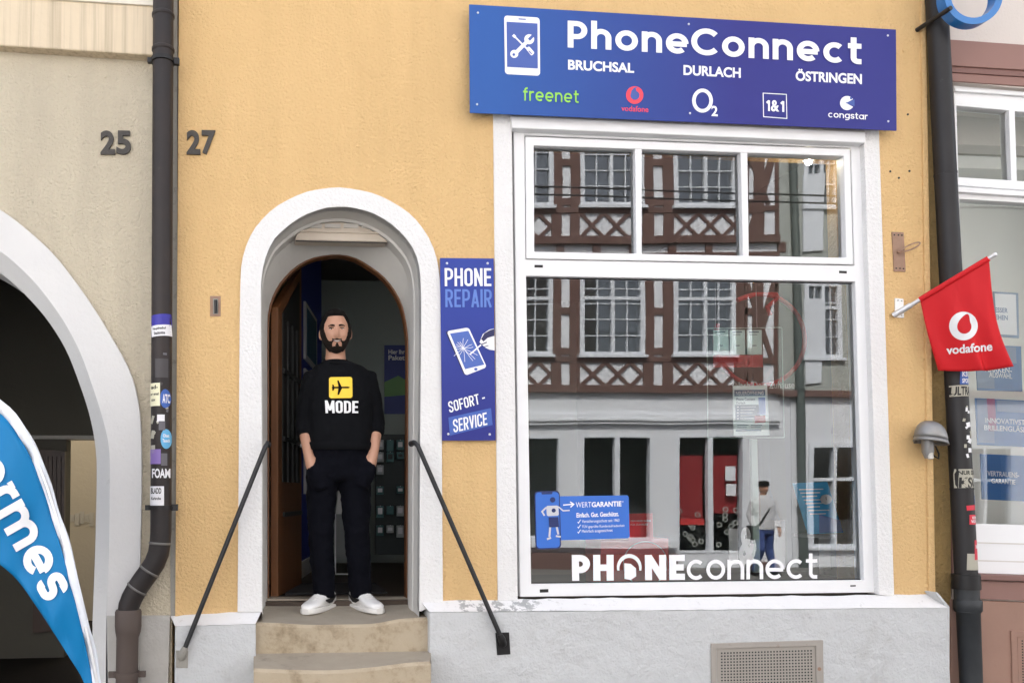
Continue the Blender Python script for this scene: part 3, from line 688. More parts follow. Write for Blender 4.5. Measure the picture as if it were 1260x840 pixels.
M['opt_in'] = mat('pale_reflection_wall', (.80, .81, .78, 1), .8, var=(2, .3, (.72, .74, .71, 1)))  # pale wall made up to imitate the bright reflection in the glass
MB().box(x0r+.2, 10.5, .95, 1.0, .8, 3.9).build('inner_wall', M['opt_in'], HR)
MB().box(x0r+.1, x0r+.2, .47, 1.0, .5, 3.9).box(x0r+.1, 10.5, .46, 1.0, .5, .8).box(x0r+.1, 10.5, .61, 1.0, 3.8, 3.89).build('inner_wall', M['opt_in'], HR)
for i in range(9):
    a = 1180+i*6.2; MB().pp([(a, 130.5+.5*i), (a+4.2, 131+.5*i), (a+5, 136+.5*i), (a+.8, 135.5+.5*i)], .17, .175).build('blind_slat', M['white'], OW)
# posters behind the optician's glass
OPB = mat('poster_blue', lin(58, 110, 168), .5); OPP = mat('poster_pale', lin(190, 205, 215), .5); OPG = mat('poster_greyblue', lin(120, 140, 170), .5); OPPK = mat('poster_magenta', lin(150, 60, 110), .5)
def poster(label, px, mtl, Y=.14):
    t = thing('poster', label, 'poster', tuple(q(sum(p[0] for p in px)/4, max(p[1] for p in px), Y)), 'posters in the right hand window')
    MB().pp(px, Y, Y+.006).build('sheet', mtl, t); return t
t = poster('white poster with grey blue border above the blue posters, partly behind the red flag', [(1222, 358.5), (1253, 360.5), (1254, 416), (1226, 414)], OPG)
Flat(.1385).poly([(1224, 361), (1250, 362.5), (1251.5, 412.5), (1227, 411)]).build('print', M['white'], t)
letter(t, 'lettering', 'BESSER', [(1221, 378), (1240, 379), (1240, 385), (1221, 384)], .137, OPG, .02); letter(t, 'lettering', 'SEHEN', [(1222, 387), (1240, 388), (1240, 394), (1222, 393)], .137, OPG, .02)
t = poster('blue poster reading AUSWAHL hanging right below the red flag', [(1200, 424), (1256.5, 426), (1258, 481.5), (1203, 480)], OPB)
Flat(.1385).poly([(1200.5, 425), (1222, 426), (1224, 478), (1203, 477)]).poly([(1236, 426.5), (1250, 427), (1251, 447), (1237, 446.5)]).build('print', OPG, t)
letter(t, 'lettering', 'MARKEN-', [(1212, 450), (1245, 452), (1245, 459), (1212, 457)], .136, M['white'], .02); letter(t, 'lettering', 'AUSWAHL', [(1217, 457.5), (1245.5, 459.5), (1245.5, 466), (1217, 464)], .1355, M['white'], .02)
t = poster('blue poster with pink stripe reading INNOVATIVSTE BRILLENGLÄSER', [(1200, 489.5), (1268, 493), (1270, 550), (1203, 547)], OPB)
Flat(.1385).poly([(1202, 491), (1222, 492), (1224, 545), (1204, 544)]).poly([(1226, 492), (1264, 494), (1264, 508), (1227, 506)]).build('print', OPG, t)
Flat(.1383).poly([(1214, 490), (1224, 490.5), (1226.5, 530), (1217, 530)]).build('print_stripe', OPPK, t)
letter(t, 'lettering', 'INNOVATIVSTE', [(1212, 513.5), (1265, 516.5), (1265, 523), (1212, 520)], .136, M['white'], .02); letter(t, 'lettering', 'BRILLENGLÄSER', [(1211, 521), (1268, 524), (1268, 532), (1211, 529)], .1355, M['white'], .02)
t = poster('plain blue poster reading VERTRAUENSGARANTIE, lowest in the right hand window', [(1206.5, 558), (1269, 561), (1271, 617), (1208.5, 614)], OPB)
letter(t, 'lettering', 'VERTRAUENS-', [(1215, 578.8), (1254, 581), (1254, 587.4), (1215, 585.2)], .136, M['white'], .02); letter(t, 'lettering', 'GARANTIE', [(1220, 588), (1249.5, 589.8), (1249.5, 596), (1220, 594.2)], .1355, M['white'], .02)
# vent grilles
def vent(label, px, inner, nx, ny, m, Y, hole):
    t = thing('vent_grille', label, 'vent', tuple(q(px[0][0], px[0][1], Y)))
    MB().pp(px, Y-.008, Y+.03, [inner]).build('frame', m, t, bevel=.003)
    MB().pp(inner, Y, Y+.01).build('plate', m, t)
    mb = MB(); a, b, c, d = [Vector(p) for p in inner]
    for j in range(ny):
        for i in range(nx):
            u, v = (i+1.6)/(nx+2.2), (j+1.4)/(ny+1.6)
            p = (a*(1-u)+b*u)*(1-v)+(d*(1-u)+c*u)*v
            P = q(p.x, p.y, Y-.0012); mb.box(P.x-hole, P.x+hole, Y-.0012, Y+.001, P.z-hole, P.z+hole)
    mb.build('perforation', M['black'], t); return t
M['vent_m'] = mat('rust_speckled_grey_metal', (.36, .335, .30, 1), .6, .1, grime=(14, .60, (.16, .08, .04, 1), .8), var=(5, .4, (.3, .27, .24, 1)))
vt = vent('grey perforated vent grille with rusty frame set in the grey plinth', [(875.3, 791.2), (1013, 787), (1015, 905), (876, 907)], [(882, 798), (1004, 794.5), (1006, 899), (883, 901)], 30, 26, M['vent_m'], PY-.001, .0042)
P = q(1008.5, 822.5, PY-.012); MB().tube([P, P+Vector((0, .02, 0))], .011, 10).build('latch', M['rust'], vt, smooth=40)
vent('red brown perforated vent grille at the lower right edge', [(1244.5, 775.5), (1330, 779), (1332, 870), (1247, 868)], [(1252, 783), (1326, 786), (1328, 866), (1254, 864)], 18, 22, M['brown_low'], RY-.027, .0042)
# ================================================================== across the street (seen mirrored in the shop glass)
FY = -11.0; MY = 2*GY-FY            # the glass mirrors the plane FY to MY
def mz_(px, py): p = q(px, py, MY); return (p.x, p.z)
class OP:
    """slabs on the far facade from mirrored photo pixels; d = how far they stand proud of FY"""
    def __init__(s): s.mb = MB()
    def r(s, x0, y0, x1, y1, d=.03, b=-.1):
        s.mb.prism([mz_(x0, y0), mz_(x1, y0), mz_(x1, y1), mz_(x0, y1)], FY+d, FY+b); return s
    def poly(s, px, d=.03, b=-.1, holes=()):
        s.mb.prism([mz_(*p) for p in px], FY+d, FY+b, [[mz_(*p) for p in h] for h in holes]); return s
    def bar(s, p0, p1, w, d=.03, b=0):
        for vs, fs in ribbon([mz_(*p0), mz_(*p1)], w*.0158):
            s.mb.prism([vs[0], vs[1], vs[3], vs[2]], FY+d, FY+b)
        return s
    def build(s, n, m, p, bev=0): return s.mb.build(n, m, p, bevel=bev)
M['o_white'] = mat('far_white_plaster', (.70, .72, .76, 1), .9, bump=(20, .2, .006), var=(1.5, .3, (.60, .62, .66, 1)))
M['o_grey'] = mat('far_grey_plaster', (.36, .38, .36, 1), .9, var=(1.2, .3, (.30, .32, .30, 1)))
M['timber'] = mat('dark_red_timber', (.105, .052, .042, 1), .8, var=(3, .8, (.16, .095, .08, 1)), grime=(7, .58, (.05, .03, .025, 1), .7), bump=(30, .3, .006))
M['o_frame'] = mat('far_white_frame', (.66, .69, .74, 1), .5)
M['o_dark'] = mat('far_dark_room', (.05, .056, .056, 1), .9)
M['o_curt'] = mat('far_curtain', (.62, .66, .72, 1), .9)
M['o_red'] = mat('far_red_banner', (.22, .010, .014, 1), .7)
M['o_base'] = mat('far_brown_base', (.15, .09, .08, 1), .8)
TH = thing('half_timbered_house', 'half timbered house across the street with dark red beams, mirrored in the glass', 'building', (mz_(760, 690)[0], FY, 0))
xL_, xR_ = 300, 957
wins_u = [(753+113*k-37, 146, 753+113*k+37, 253) for k in range(-3, 2)]
wins_l = [(753+113*k-37, 334, 753+113*k+37, 437) for k in range(-3, 2)]
shopw = [(601-226, 536, 691-226, 663), (601-113, 536, 691-113, 663), (601, 536, 691, 663), (717, 536, 801, 663), (833, 536, 916, 680)]
rr = lambda t: [(t[0], t[1]), (t[2], t[1]), (t[2], t[3]), (t[0], t[3])]
o = OP(); o.mb.prism([mz_(xL_, -120), mz_(xR_, -120), (mz_(xR_, 0)[0], -.1), (mz_(xL_, 0)[0], -.1)], FY, FY-.25, [[mz_(*p) for p in rr(t)] for t in wins_u+wins_l+shopw]); o.build('wall', M['o_white'], TH)
o = OP(); o.r(xL_, -120, xR_, 800, -.9, -1.0); o.build('back_wall', M['o_dark'], TH)
o = OP()
for yb in (0, 184.5):
    for k in range(-4, 2):
        a = 790+113*k
        tp_ = 95 if yb == 0 else 331
        o.r(a+1, tp_, a+13.5, 255+yb, .035).r(a+24.5, tp_, a+36.5, 255+yb, .034)
        o.r(a+13, 190+yb+6, a+25, 204+yb, .03).r(a+13, 240+yb+4, a+25, 252+yb, .03)
        o.r(a+1, 255+yb, a+36.5, 261+yb, .036).r(a+1, 262+yb, a+13.5, 292+yb, .035).r(a+24.5, 262+yb, a+36.5, 292+yb, .0345)
        x0, x1 = a-76, a
        o.r(x0-1, 254+yb, x1+2, 261+yb, .04)
        w_ = (x1-x0)/2.5
        for j in range(-1, 4):
            xs = x0+w_*j
            for p0, p1 in (((xs, 261), (xs+w_*1.0, 291)), ((xs+w_*1.0, 261), (xs, 291))):
                # clip to the panel
                (ax, ay), (bx_, by_) = p0, p1
                def cl(ax, ay, bx_, by_):
                    t0, t1 = 0, 1
                    for e, lo_, hi_ in ((bx_-ax, x0, x1),):
                        ta, tb = sorted(((lo_-ax)/e, (hi_-ax)/e)); t0, t1 = max(t0, ta), min(t1, tb)
                    return (t0, t1) if t1 > t0+.02 else None
                tt = cl(ax, ay, bx_, by_)
                if tt:
                    f = lambda t: (ax+(bx_-ax)*t, ay+(by_-ay)*t+yb)
                    o.bar(f(tt[0]), f(tt[1]), 4.2, .028+.001*(p0[1] < p1[1] and p0[0] > p1[0]))
    o.r(xL_, 290+yb, xR_, 299.5+yb, .09)
    if yb == 0:
        o.r(xL_, 311+yb, xR_, 331+yb, .06)
        for k in range(-10, 6): a = 730+45.2*k; o.r(a, 299+yb, a+9, 312+yb, .05)
o.r(917.5, 95, 921, 300, .03).r(953, 95, 957, 300, .03).r(917.5, 330, 921, 480, .03).r(953, 330, 957, 480, .03)
o.bar((921, 296), (953, 180), 9).bar((921, 190), (945, 250), 6, .026).bar((921, 470), (953, 350), 8).bar((921, 350), (950, 440), 6, .026).r(921, 330, 957, 338, .033).r(921, 252, 957, 258, .032).r(921, 440, 957, 447, .032)
o.build('timber_frame', M['timber'], TH)
def owin(t, rows, cols, parent, blue=False, dark=M['o_dark']):
    x0, y0, x1, y1 = t; xm = (x0+x1)/2
    f = OP(); f.poly(rr((x0-2.5, y0-2, x1+2.5, y1+1)), .05, -.06, [rr((x0+3, y0+4, xm-2, y1-4)), rr((xm+2, y0+4, x1-3, y1-4))])
    f.r(x0-5, y1, x1+5, y1+3.2, .10)
    for a, b in ((x0+3, xm-2), (xm+2, x1-3)):
        for c in range(1, cols): xx = a+(b-a)*c/cols; f.r(xx-.55, y0+4, xx+.55, y1-4, .03, -.03)
        for c in range(1, rows): yy = y0+4+(y1-y0-8)*c/rows; f.r(a, yy-.55, b, yy+.55, .029, -.029)
    f.r(x0, y0+(y1-y0)*.34-2, x1, y0+(y1-y0)*.34+2, .045, -.03)
    fo_ = f.build('window', M['o_frame'], parent, .004)
    g = OP(); X0, Z0 = mz_(x0, y0); X1, Z1 = mz_(x1, y1)
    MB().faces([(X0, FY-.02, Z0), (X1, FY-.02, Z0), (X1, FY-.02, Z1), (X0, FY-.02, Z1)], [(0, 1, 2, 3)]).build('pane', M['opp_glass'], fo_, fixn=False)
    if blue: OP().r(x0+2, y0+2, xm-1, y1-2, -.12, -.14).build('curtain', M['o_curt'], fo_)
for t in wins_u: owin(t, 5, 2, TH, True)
for t in wins_l: owin(t, 5, 2, TH)
# ground floor
o = OP(); o.r(xL_, 511, xR_, 523, .07).r(xL_, 516, xR_, 519, .1).build('moulding', M['o_white'], TH)
o = OP(); o.r(xL_, 665, 830, 673, .12).build('shop_sill', M['o_white'], TH)
o = OP(); o.r(xL_, 680, 830, 707, .16).r(917, 690, 957, 707, .06).build('plinth', M['o_base'], TH)
for i, t in enumerate(shopw):
    x0, y0, x1, y1 = t; xm = (x0+x1)/2
    f = OP(); f.poly(rr(t), .01, -.1, [rr((x0+3, y0+3, xm-3, y1-3)), rr((xm+3, y0+3, x1-3, y1-3))]); wf = f.build('shop_window', M['o_frame'], TH, .005)
    if i == 4:
        b = OP(); b.r(x0+3, 560, xm-3, 640, -.2, -.24).r(xm+3, 560, x1-3, 630, -.2, -.24).build('red_banner', M['o_red'], wf)
        OP().r(896, 573, 908, 590, -.1, -.11).r(897, 594, 909, 608, -.1, -.11).build('notice', M['o_white'], wf)
        OP().r(840, 637, 870, 645, -.1, -.12).build('red_sign', mat('far_red_sign', (.5, .03, .03, 1), .6), wf)
        mb = OP()
        for k in range(22):
            cx_, cy_ = random.choice([random.uniform(838, 868), random.uniform(884, 910)]), random.uniform(622, 672)
            vs = [mz_(*p) for p in circ(cx_, cy_, 3.4, 10)]; vi = [mz_(*p) for p in circ(cx_, cy_, 2.2, 10)]
            mb.mb.prism(vs, FY-.105-.001*k, FY-.12, [vi])
        mb.build('ring_pattern', M['o_grey'], wf)
    elif i == 3:
        OP().r(765, 640, 790, 663, -.1, -.13).build('red_box', M['o_red'], wf)
# neighbour beyond, with drainpipe
GH = thing('grey_house', 'grey plastered house across the street beside the half timbered one, mirrored at the right', 'building', (mz_(1000, 690)[0], FY, 0))
gw = [(990, 150, 1030, 254), (990, 350, 1032, 440), (996, 548, 1052, 672), (1110, 150, 1170, 254), (1110, 350, 1170, 440), (1180, 548, 1250, 672), (1110, 548, 1160, 672)]
o = OP(); o.mb.prism([mz_(957.2, -120), mz_(1620, -120), (mz_(1620, 0)[0], -.1), (mz_(957.2, 0)[0], -.1)], FY+.02, FY-.25, [[mz_(*p) for p in rr(t)] for t in gw]); o.build('wall', M['o_white'], GH)
o = OP(); o.r(958, -100, 1619, 486, .03, .0); 
o.mb.bm.free(); o = OP(); o.poly(rr((957.5, -100, 1619, 486)), .035, .0, [rr(t) for t in gw if t[3] < 500]); o.build('upper_plaster', M['o_grey'], GH)
o = OP(); o.r(957.2, -120, 1620, 800, -.9, -1.0); o.build('back_wall', M['o_dark'], GH)
for t in gw: owin(t, 4 if t[3] < 500 else 1, 2 if t[3] < 500 else 1, GH)
o = OP()
for p in ([(986, 215), (1014, 213), (1010, 310), (985, 312)], [(986, 370), (1012, 370), (1006, 470), (988, 472)]): o.poly(p, .07, .03)
o.build('shutter', M['o_frame'], GH)
o = OP(); o.r(957.5, 480, 1619, 488, .12).build('string_course', M['o_base'], GH)
M['o_pipe'] = mat('far_green_pipe', (.09, .11, .105, 1), .5)
DP = thing('downpipe', 'dark green downpipe across the street between the two far houses, mirrored in the glass', 'downpipe', (mz_(963, 690)[0], FY+.1, 0))
a, b = mz_(963, -120), mz_(963, 690)
MB().tube([(a[0], FY+.1, a[1]), (a[0], FY+.1, 0.0)], .075, 12).build('pipe', M['o_pipe'], DP, smooth=50)
for z in (1.2, 3.6, 6): MB().tube([(a[0], FY+.1, z), (a[0], FY+.1, z+.05)], .09, 12).build('bracket', M['o_pipe'], DP, smooth=40)
for nm, px, lab in (('red_house', (-900, 299.5), 'long plain house across the street left of the half timbered house'), ('pale_house', (1620.5, 3000), 'long plain house across the street right of the grey house')):
    t = thing(nm, lab, 'building', (mz_(sum(px)/2, 690)[0], FY, 0))
    MB().box(mz_(px[0], 0)[0], mz_(px[1], 0)[0], FY-.3, FY, -.1, 8.6).build('wall', M['o_white'], t)
for t, (a, b) in ((TH, (xL_, xR_)), (GH, (957.2, 1620))):
    X0, X1 = mz_(a, 0)[0], mz_(b, 0)[0]; z0 = mz_(a, -120)[1]
    MB().faces([(X0, FY+.35, z0-.2), (X1, FY+.35, z0-.2), (X1, FY-4, z0+3.2), (X0, FY-4, z0+3.2)], [(0, 1, 2, 3)]).faces([(X0, FY+.35, z0-.3), (X1, FY+.35, z0-.3), (X1, FY-4, z0+3.1), (X0, FY-4, z0+3.1)], [(3, 2, 1, 0)]).build('roof', M['o_base'], t)
M['cable'] = mat('black_cable', (.015, .015, .017, 1), .6)
for k, (py, lab) in enumerate(((235, 'upper thin black cable strung along the street, mirrored in the top panes'), (244.5, 'lower thin black cable strung along the street, mirrored in the top panes'))):
    Yc = -6.0; p = q(850, py, 2*GY-Yc)
    pts = [Vector((x, Yc, p.z+.0012*(x-p.x)**2)) for x in (-14, -8, -4, -2, 0, 2, 4, 6, 8, 12, 16)]
    tag(MB().tube(pts, .012, 6).build('overhead_cable', M['cable']), lab, 'cable')
# ================================================================== sign board
SY = -.075
SG = thing('shop_sign', 'long blue sign board reading PhoneConnect above the shop window', 'sign', tuple(q(840, 150, SY)))
MB().pp([(577.3, 5.6), (1102.6, 36.6), (1103.4, 160.8), (578.2, 138.9)], SY, SY+.006).build('panel', M['blue_sign'], SG, bevel=.0015)
for x in (620, 740, 860, 980, 1080): MB().pp([(x, 12+(x-577)*.058), (x+8, 12+(x-577)*.058), (x+8, 134+(x-577)*.042), (x, 134+(x-577)*.042)], SY+.0065, -.001, yref=SY).build('batten', M['alu'], SG)
L1 = SY-.0015
letter(SG, 'lettering', 'PhoneConnect', [(698.5, 24), (1060, 44.6), (1060, 79.5), (698.5, 58.6)], L1, M['white'], stroke=.19, track=.125)
letter(SG, 'lettering', 'BRUCHSAL', [(699, 73.5), (780.3, 78), (780.3, 90.2), (699, 86)], L1, M['white'], .032)
letter(SG, 'lettering', 'DURLACH', [(841, 80), (911.5, 83.7), (911.5, 96.3), (841, 92.6)], L1, M['white'], .032)
letter(SG, 'lettering', 'ÖSTRINGEN', [(979, 84.6), (1060.5, 88.6), (1060.5, 104), (979, 99.6)], L1, M['white'], .032)
letter(SG, 'lettering', 'freenet', [(643.6, 107.3), (712, 111), (712, 127), (643.6, 123.8)], L1, M['green'], stroke=.14, track=.14)
letter(SG, 'lettering', 'vodafone', [(764.6, 129.8), (797.8, 131.4), (797.8, 138.4), (764.6, 136.6)], L1, M['red_print'], .008)
def speech_ring(parent, cx, cy, r, Y, m, mi, k=1.0):
    """round emblem with a drop shaped opening"""
    Flat(Y).poly(circ(cx, cy, r, 36, r*1.02)).build('emblem', m, parent)
    d = [(cx+.02*r, cy+.53*r)]
    drop = circ(cx+.03*r, cy+.03*r, .52*r, 22, .52*r, 150, 430)
    drop += [(cx+.12*r, cy-.72*r), (cx+.36*r, cy-.93*r), (cx-.1*r, cy-.86*r), (cx-.4*r, cy-.42*r)]
    Flat(Y-.0008).poly(drop).build('emblem_drop', mi, parent)
speech_ring(SG, 781, 117.2, 10.7, L1, M['red_print'], M['inner_blue'])
Flat(L1).line(circ(864.4, 124, 10.6, 30, 12.6), 4.4, True).build('emblem', M['white'], SG)
letter(SG, 'lettering', '2', [(875.3, 130.2), (883.2, 130.6), (883.2, 143.4), (875.3, 143)], L1, M['white'], .025)
Flat(L1).line([(939, 114.8), (967.6, 116.4), (968.2, 146), (939.6, 143.8)], 1.0, True).build('emblem_box', M['white'], SG)
letter(SG, 'lettering', '1', [(942.6, 123), (947.4, 123.3), (947.4, 137), (942.6, 136.6)], L1-.001, M['white'], stroke=.2)
letter(SG, 'lettering', '&', [(948.6, 123.2), (958.8, 123.8), (958.8, 137.8), (948.6, 137.2)], L1-.001, M['white'], .03)
letter(SG, 'lettering', '1', [(960, 124), (965, 124.3), (965, 138), (960, 137.7)], L1-.001, M['white'], stroke=.2)
fl = Flat(L1); c1 = circ(1042.3, 127, 8.7, 24, 8.7, 32, 328); c2 = circ(1042.3, 127, 3.2, 14, 3.2, 328, 32)
fl.poly(c1+[(1045.5, 129.4)]+c2[0:0]+[(1041.5, 127), (1045.5, 124.6)]).build('emblem', M['white'], SG)
Flat(L1-.0008).poly([(1040.2, 126.8), (1051.5, 122.5), (1051.5, 131)]).poly(circ(1047.2, 121.0, 1.6, 10)).build('emblem_notch', M['inner_blue'], SG)
letter(SG, 'lettering', 'congstar', [(1019, 137), (1067.6, 140), (1067.6, 149.6), (1019, 146.6)], L1, M['white'], stroke=.155, track=.1)
Flat(L1).poly(rrect([(620.3, 19.3), (664, 22), (664.6, 93.6), (621.4, 91.4)], 4)).build('phone_icon', M['white'], SG)
fl = Flat(L1-.0006); fl.poly([(623.3, 27), (661.4, 29.2), (661.8, 84.6), (624, 82.6)]).build('phone_icon_screen', M['inner_blue'], SG)
Flat(L1-.0006).line([(638, 23.6), (647, 24.1)], 1.5).build('phone_icon_speaker', M['inner_blue'], SG)
fl = Flat(L1-.0012)
fl.line([(631.2, 43.2), (634.2, 46.2)], 3.4).line([(634, 46), (648, 60)], 1.9).poly(rrect([(647, 60.5), (650.8, 57), (658, 65.2), (654, 69.2)], 1.8))
fl.line([(650, 50), (634.5, 65.5)], 4.6).poly(circ(632.8, 66.6, 5, 18)).poly(circ(651.2, 48.6, 6.2, 20))
fl.build('tool_icon', M['white'], SG)
fl = Flat(L1-.0060+.0012); fl.poly(circ(632.2, 67.4, 1.7, 12)).line([(650.8, 49.2), (658.5, 41.5)], 3.6).line([(650.5, 62.5), (654.5, 66.8)], 1.0).build('tool_icon_cut', M['inner_blue'], SG)
for x, y in ((588, 16), (587, 128.6), (847.5, 30), (849, 139.5), (1092.5, 44), (1093, 149.5)): screw(SG, x, y, SY-.001, .007)
# ================================================================== phone repair panel
RP_Y = -.028
RS = thing('repair_sign', 'narrow upright indigo panel reading PHONE REPAIR between doorway and shop window', 'sign', tuple(q(576, 541, RP_Y)))
MB().pp([(541.5, 317.3), (607.5, 318), (610, 541.6), (544, 541.8)], RP_Y, RP_Y+.005).build('panel', M['blue_rep'], RS, bevel=.0012)
MB().pp([(552, 330), (598, 330), (600, 530), (554, 530)], RP_Y+.0055, -.0005).build('backing', M['alu'], RS)
L2 = RP_Y-.0015
letter(RS, 'lettering', 'PHONE', [(547, 329.8), (604.3, 330), (604.6, 352), (547.3, 352)], L2, M['white'], stroke=.13, cond=True, track=.08)
letter(RS, 'lettering', 'REPAIR', [(547.8, 355.7), (605, 355.8), (605.2, 378.4), (548, 378.2)], L2, M['lt_blue'], stroke=.13, cond=True, track=.08)
Flat(L2).poly(rrect([(549.6, 407.4), (576.6, 402.6), (599, 451.6), (572.6, 462)], 3.5)).build('cracked_phone', M['white'], RS)
Flat(L2+.0004).poly(rrect([(548.2, 408.4), (552, 406.5), (574.5, 461.5), (570.6, 460.5)], 1)).build('cracked_phone_edge', M['navy_line'], RS)
Flat(L2-.0006).poly([(553.8, 410.3), (576.2, 406.8), (596, 448.4), (572.4, 454)]).poly(circ(585.5, 454, 2.2, 12, 1.8)).build('cracked_phone_screen', M['screen_blue'], RS)
fl = Flat(L2-.0012); c0 = (570.2, 428.4)
random.seed(3)
for k in range(15):
    a = 2*math.pi*k/15+random.uniform(-.15, .15); rmax = 9 if math.cos(a) < 0 else 13
    if math.sin(a) > .3: rmax = 17
    pts = [c0]
    for s_ in (.4, .7, 1):
        pts.append((c0[0]+math.cos(a)*rmax*s_+random.uniform(-.7, .7)+math.sin(a)*rmax*s_*.25, c0[1]+math.sin(a)*rmax*s_+random.uniform(-.7, .7)))
    fl.line(pts, .55)
fl.build('crack_lines', M['white'], RS)
fl = Flat(L2-.0022); fl.line([(578, 436), (592, 424)], 1.8).poly([(590, 421), (594, 411), (602, 405.5), (608.3, 404), (608.6, 431), (602, 430), (597, 427.5)]).build('hand_print', M['white'], RS)
fl = Flat(L2-.0042); fl.poly([(592, 417), (596, 410), (603, 406), (608.2, 404.5), (608.3, 413), (600, 415.5), (595, 420)]).line([(592.5, 423.5), (599, 421)], 1.2).line([(596, 426.5), (601, 425)], .8).build('glove_print', M['navy_line'], RS)
letter(RS, 'lettering', 'SOFORT -', [(550.8, 494.2), (595.4, 482.2), (597.6, 494.8), (553.2, 508)], L2, M['white'], stroke=.13, cond=True, track=.08)
Flat(L2).poly([(551.7, 513.4), (604.2, 501.7), (606.2, 522.4), (553.6, 535.7)]).build('lettering_box', M['mid_blue'], RS)
letter(RS, 'lettering', 'SERVICE', [(557, 516), (598.6, 506.8), (599.8, 522.6), (558.2, 532.4)], L2-.0008, M['white'], stroke=.13, cond=True, track=.08)
for x, y in ((550, 324), (600, 324), (551.6, 533.8), (602.6, 534.2)): screw(RS, x, y, RP_Y-.001, .0075)
# ================================================================== house numbers
def number(txt, label, px, Y):
    t = thing('house_number', label, 'house number', tuple(q(px[0], px[3], Y)))
    a, b, c, d = px; wd = (c-a)/2
    for i, ch in enumerate(txt):
        x0 = a+i*(wd+.8); x1 = x0+wd-.8
        pcs = font_text(ch, .055)
        o = letter(t, 'digit', ch, [(x0, b), (x1, b+.4), (x1, d+.4), (x0, d)], Y-.014, M['numeral'], .035)
        s = o.modifiers.new('thick', 'SOLIDIFY'); s.thickness = .0138; s.offset = -1
number('25', 'dark weathered metal house number 25 on the beige wall', (123.5, 160.5, 161, 189.5), BY)
number('27', 'dark weathered metal house number 27 on the ochre wall', (229.5, 160, 265, 189.5), 0)
# ================================================================== downpipes
def ring_at(mb, p0, p1, t, r, h, seg=20):
    c = p0.lerp(p1, t); d = (p1-p0).normalized()
    mb.tube([c-d*h, c-d*h*.6, c+d*h*.6, c+d*h], [r*.96, r, r, r*.96], seg)
D1 = thing('downpipe', 'sticker covered dark zinc downpipe bending into a brown foot between house numbers 25 and 27', 'downpipe', (q(155, 840, -.1).x, -.1, 0))
DY = -.10
c0, c1 = q(201, 0, DY), q(198, 655, DY)
u_ = (c0-c1).normalized(); ctop = c0+u_*((TOP-c0.z)/u_.z)
bend = [q(198, 655, DY), q(197, 668, DY), q(195, 680, DY), q(190.5, 692, DY), q(184, 702, DY), q(176, 713, DY), q(168.5, 724, DY), q(162.5, 735, DY), q(159, 744, DY), q(158, 752, DY)]
pr = .0585
MB().tube([ctop, q(200.4, 130, DY)]+bend, pr, 24).build('pipe', M['pipe'], D1, smooth=50)
for y in (20, 62):
    p = q(201-y*.004, y, DY); MB().tube([p-u_*.012, p-u_*.006, p+u_*.006, p+u_*.012], [pr+.001, pr+.006, pr+.006, pr+.001], 24).build('joint_ring', M['pipe'], D1, smooth=40)
for k in (1, 4, 6, 9):
    a, b = bend[k-1], bend[k]; d = (b-a).normalized()
    MB().tube([b-d*.007, b-d*.003, b+d*.003, b+d*.007], [pr, pr+.004, pr+.004, pr], 24).build('solder_seam', mat('grey_solder', (.16, .155, .145, 1), .5, .4), D1, smooth=40)
for y, px in ((75.5, 200.5), (624, 198.2)):
    p = q(px, y, DY)
    MB().tube([p-u_*.012, p+u_*.012], pr+.008, 24).box(p.x-pr-.028, p.x-pr, DY-.012, DY+.012, p.z-.014, p.z+.014).box(p.x+pr, p.x+pr+.034, DY-.012, DY+.012, p.z-.018, p.z+.018).tube([p+Vector((0, .05, 0)), p+Vector((0, .12, 0))], .012, 8).build('bracket', M['iron_bl'], D1, smooth=40)
f0 = q(158, 752, DY); fx = q(156, 840, DY)
MB().tube([f0+Vector((0, 0, .012)), f0, q(157.8, 770, DY), q(157.6, 776, DY), q(157, 784, DY), fx, Vector((fx.x-.01, DY, -.02))], [.066, .072, .072, .069, .060, .060, .060], 24).build('foot_pipe', M['pipe_low'], D1, smooth=50)
p = q(156.5, 829, DY)
MB().tube([p-Vector((0, 0, .014)), p+Vector((0, 0, .014))], .068, 24).box(p.x-.1, p.x-.062, DY-.012, DY+.012, p.z-.016, p.z+.016).box(p.x+.062, p.x+.1, DY-.012, DY+.012, p.z-.016, p.z+.016).tube([p+Vector((0, .05, 0)), p+Vector((0, .12, 0))], .012, 8).build('bracket', M['pipe_low'], D1, smooth=40)
D2 = thing('downpipe', 'leaning anthracite downpipe with stickers between the yellow house and the optician', 'downpipe', (q(1195, 840, -.08).x, -.08, 0))
EY = -.06
e0, e1 = q(1152.3, 0, EY), q(1189, 712, EY)
v_ = (e0-e1).normalized(); et = e0+v_*2.5
MB().tube([et, e1], .0585, 24).build('pipe', M['pipe_r'], D2, smooth=50)
def dpt(y):
    t = (y-0)/712; return e0.lerp(e1, t)
for y in (219, 604): 
    p = dpt(y); MB().tube([p-v_*.006, p+v_*.006], .0605, 24).build('joint_ring', M['pipe_r'], D2, smooth=40)
p = q(1188.5, 715, EY)
MB().tube([p+v_*.045, p-v_*.045], .073, 24).build('bracket', M['iron_bl'], D2, smooth=40)
g0, g1, g2 = q(1189.5, 735, EY), q(1190.5, 752, EY), q(1195, 840, EY)
MB().tube([q(1189.3, 724, EY), g0, g1], [.064, .064, .066], 24).build('collar', M['pipe_rl'], D2, smooth=40)
MB().tube([q(1190.6, 737, EY), q(1190.7, 739, EY), q(1191, 750, EY), q(1191.4, 753, EY), Vector((g2.x, EY, g2.z)), Vector((g2.x+.03, EY, -.02))], [.068, .072, .072, .060, .057, .057], 24).build('foot_pipe', M['pipe_rl'], D2, smooth=50)
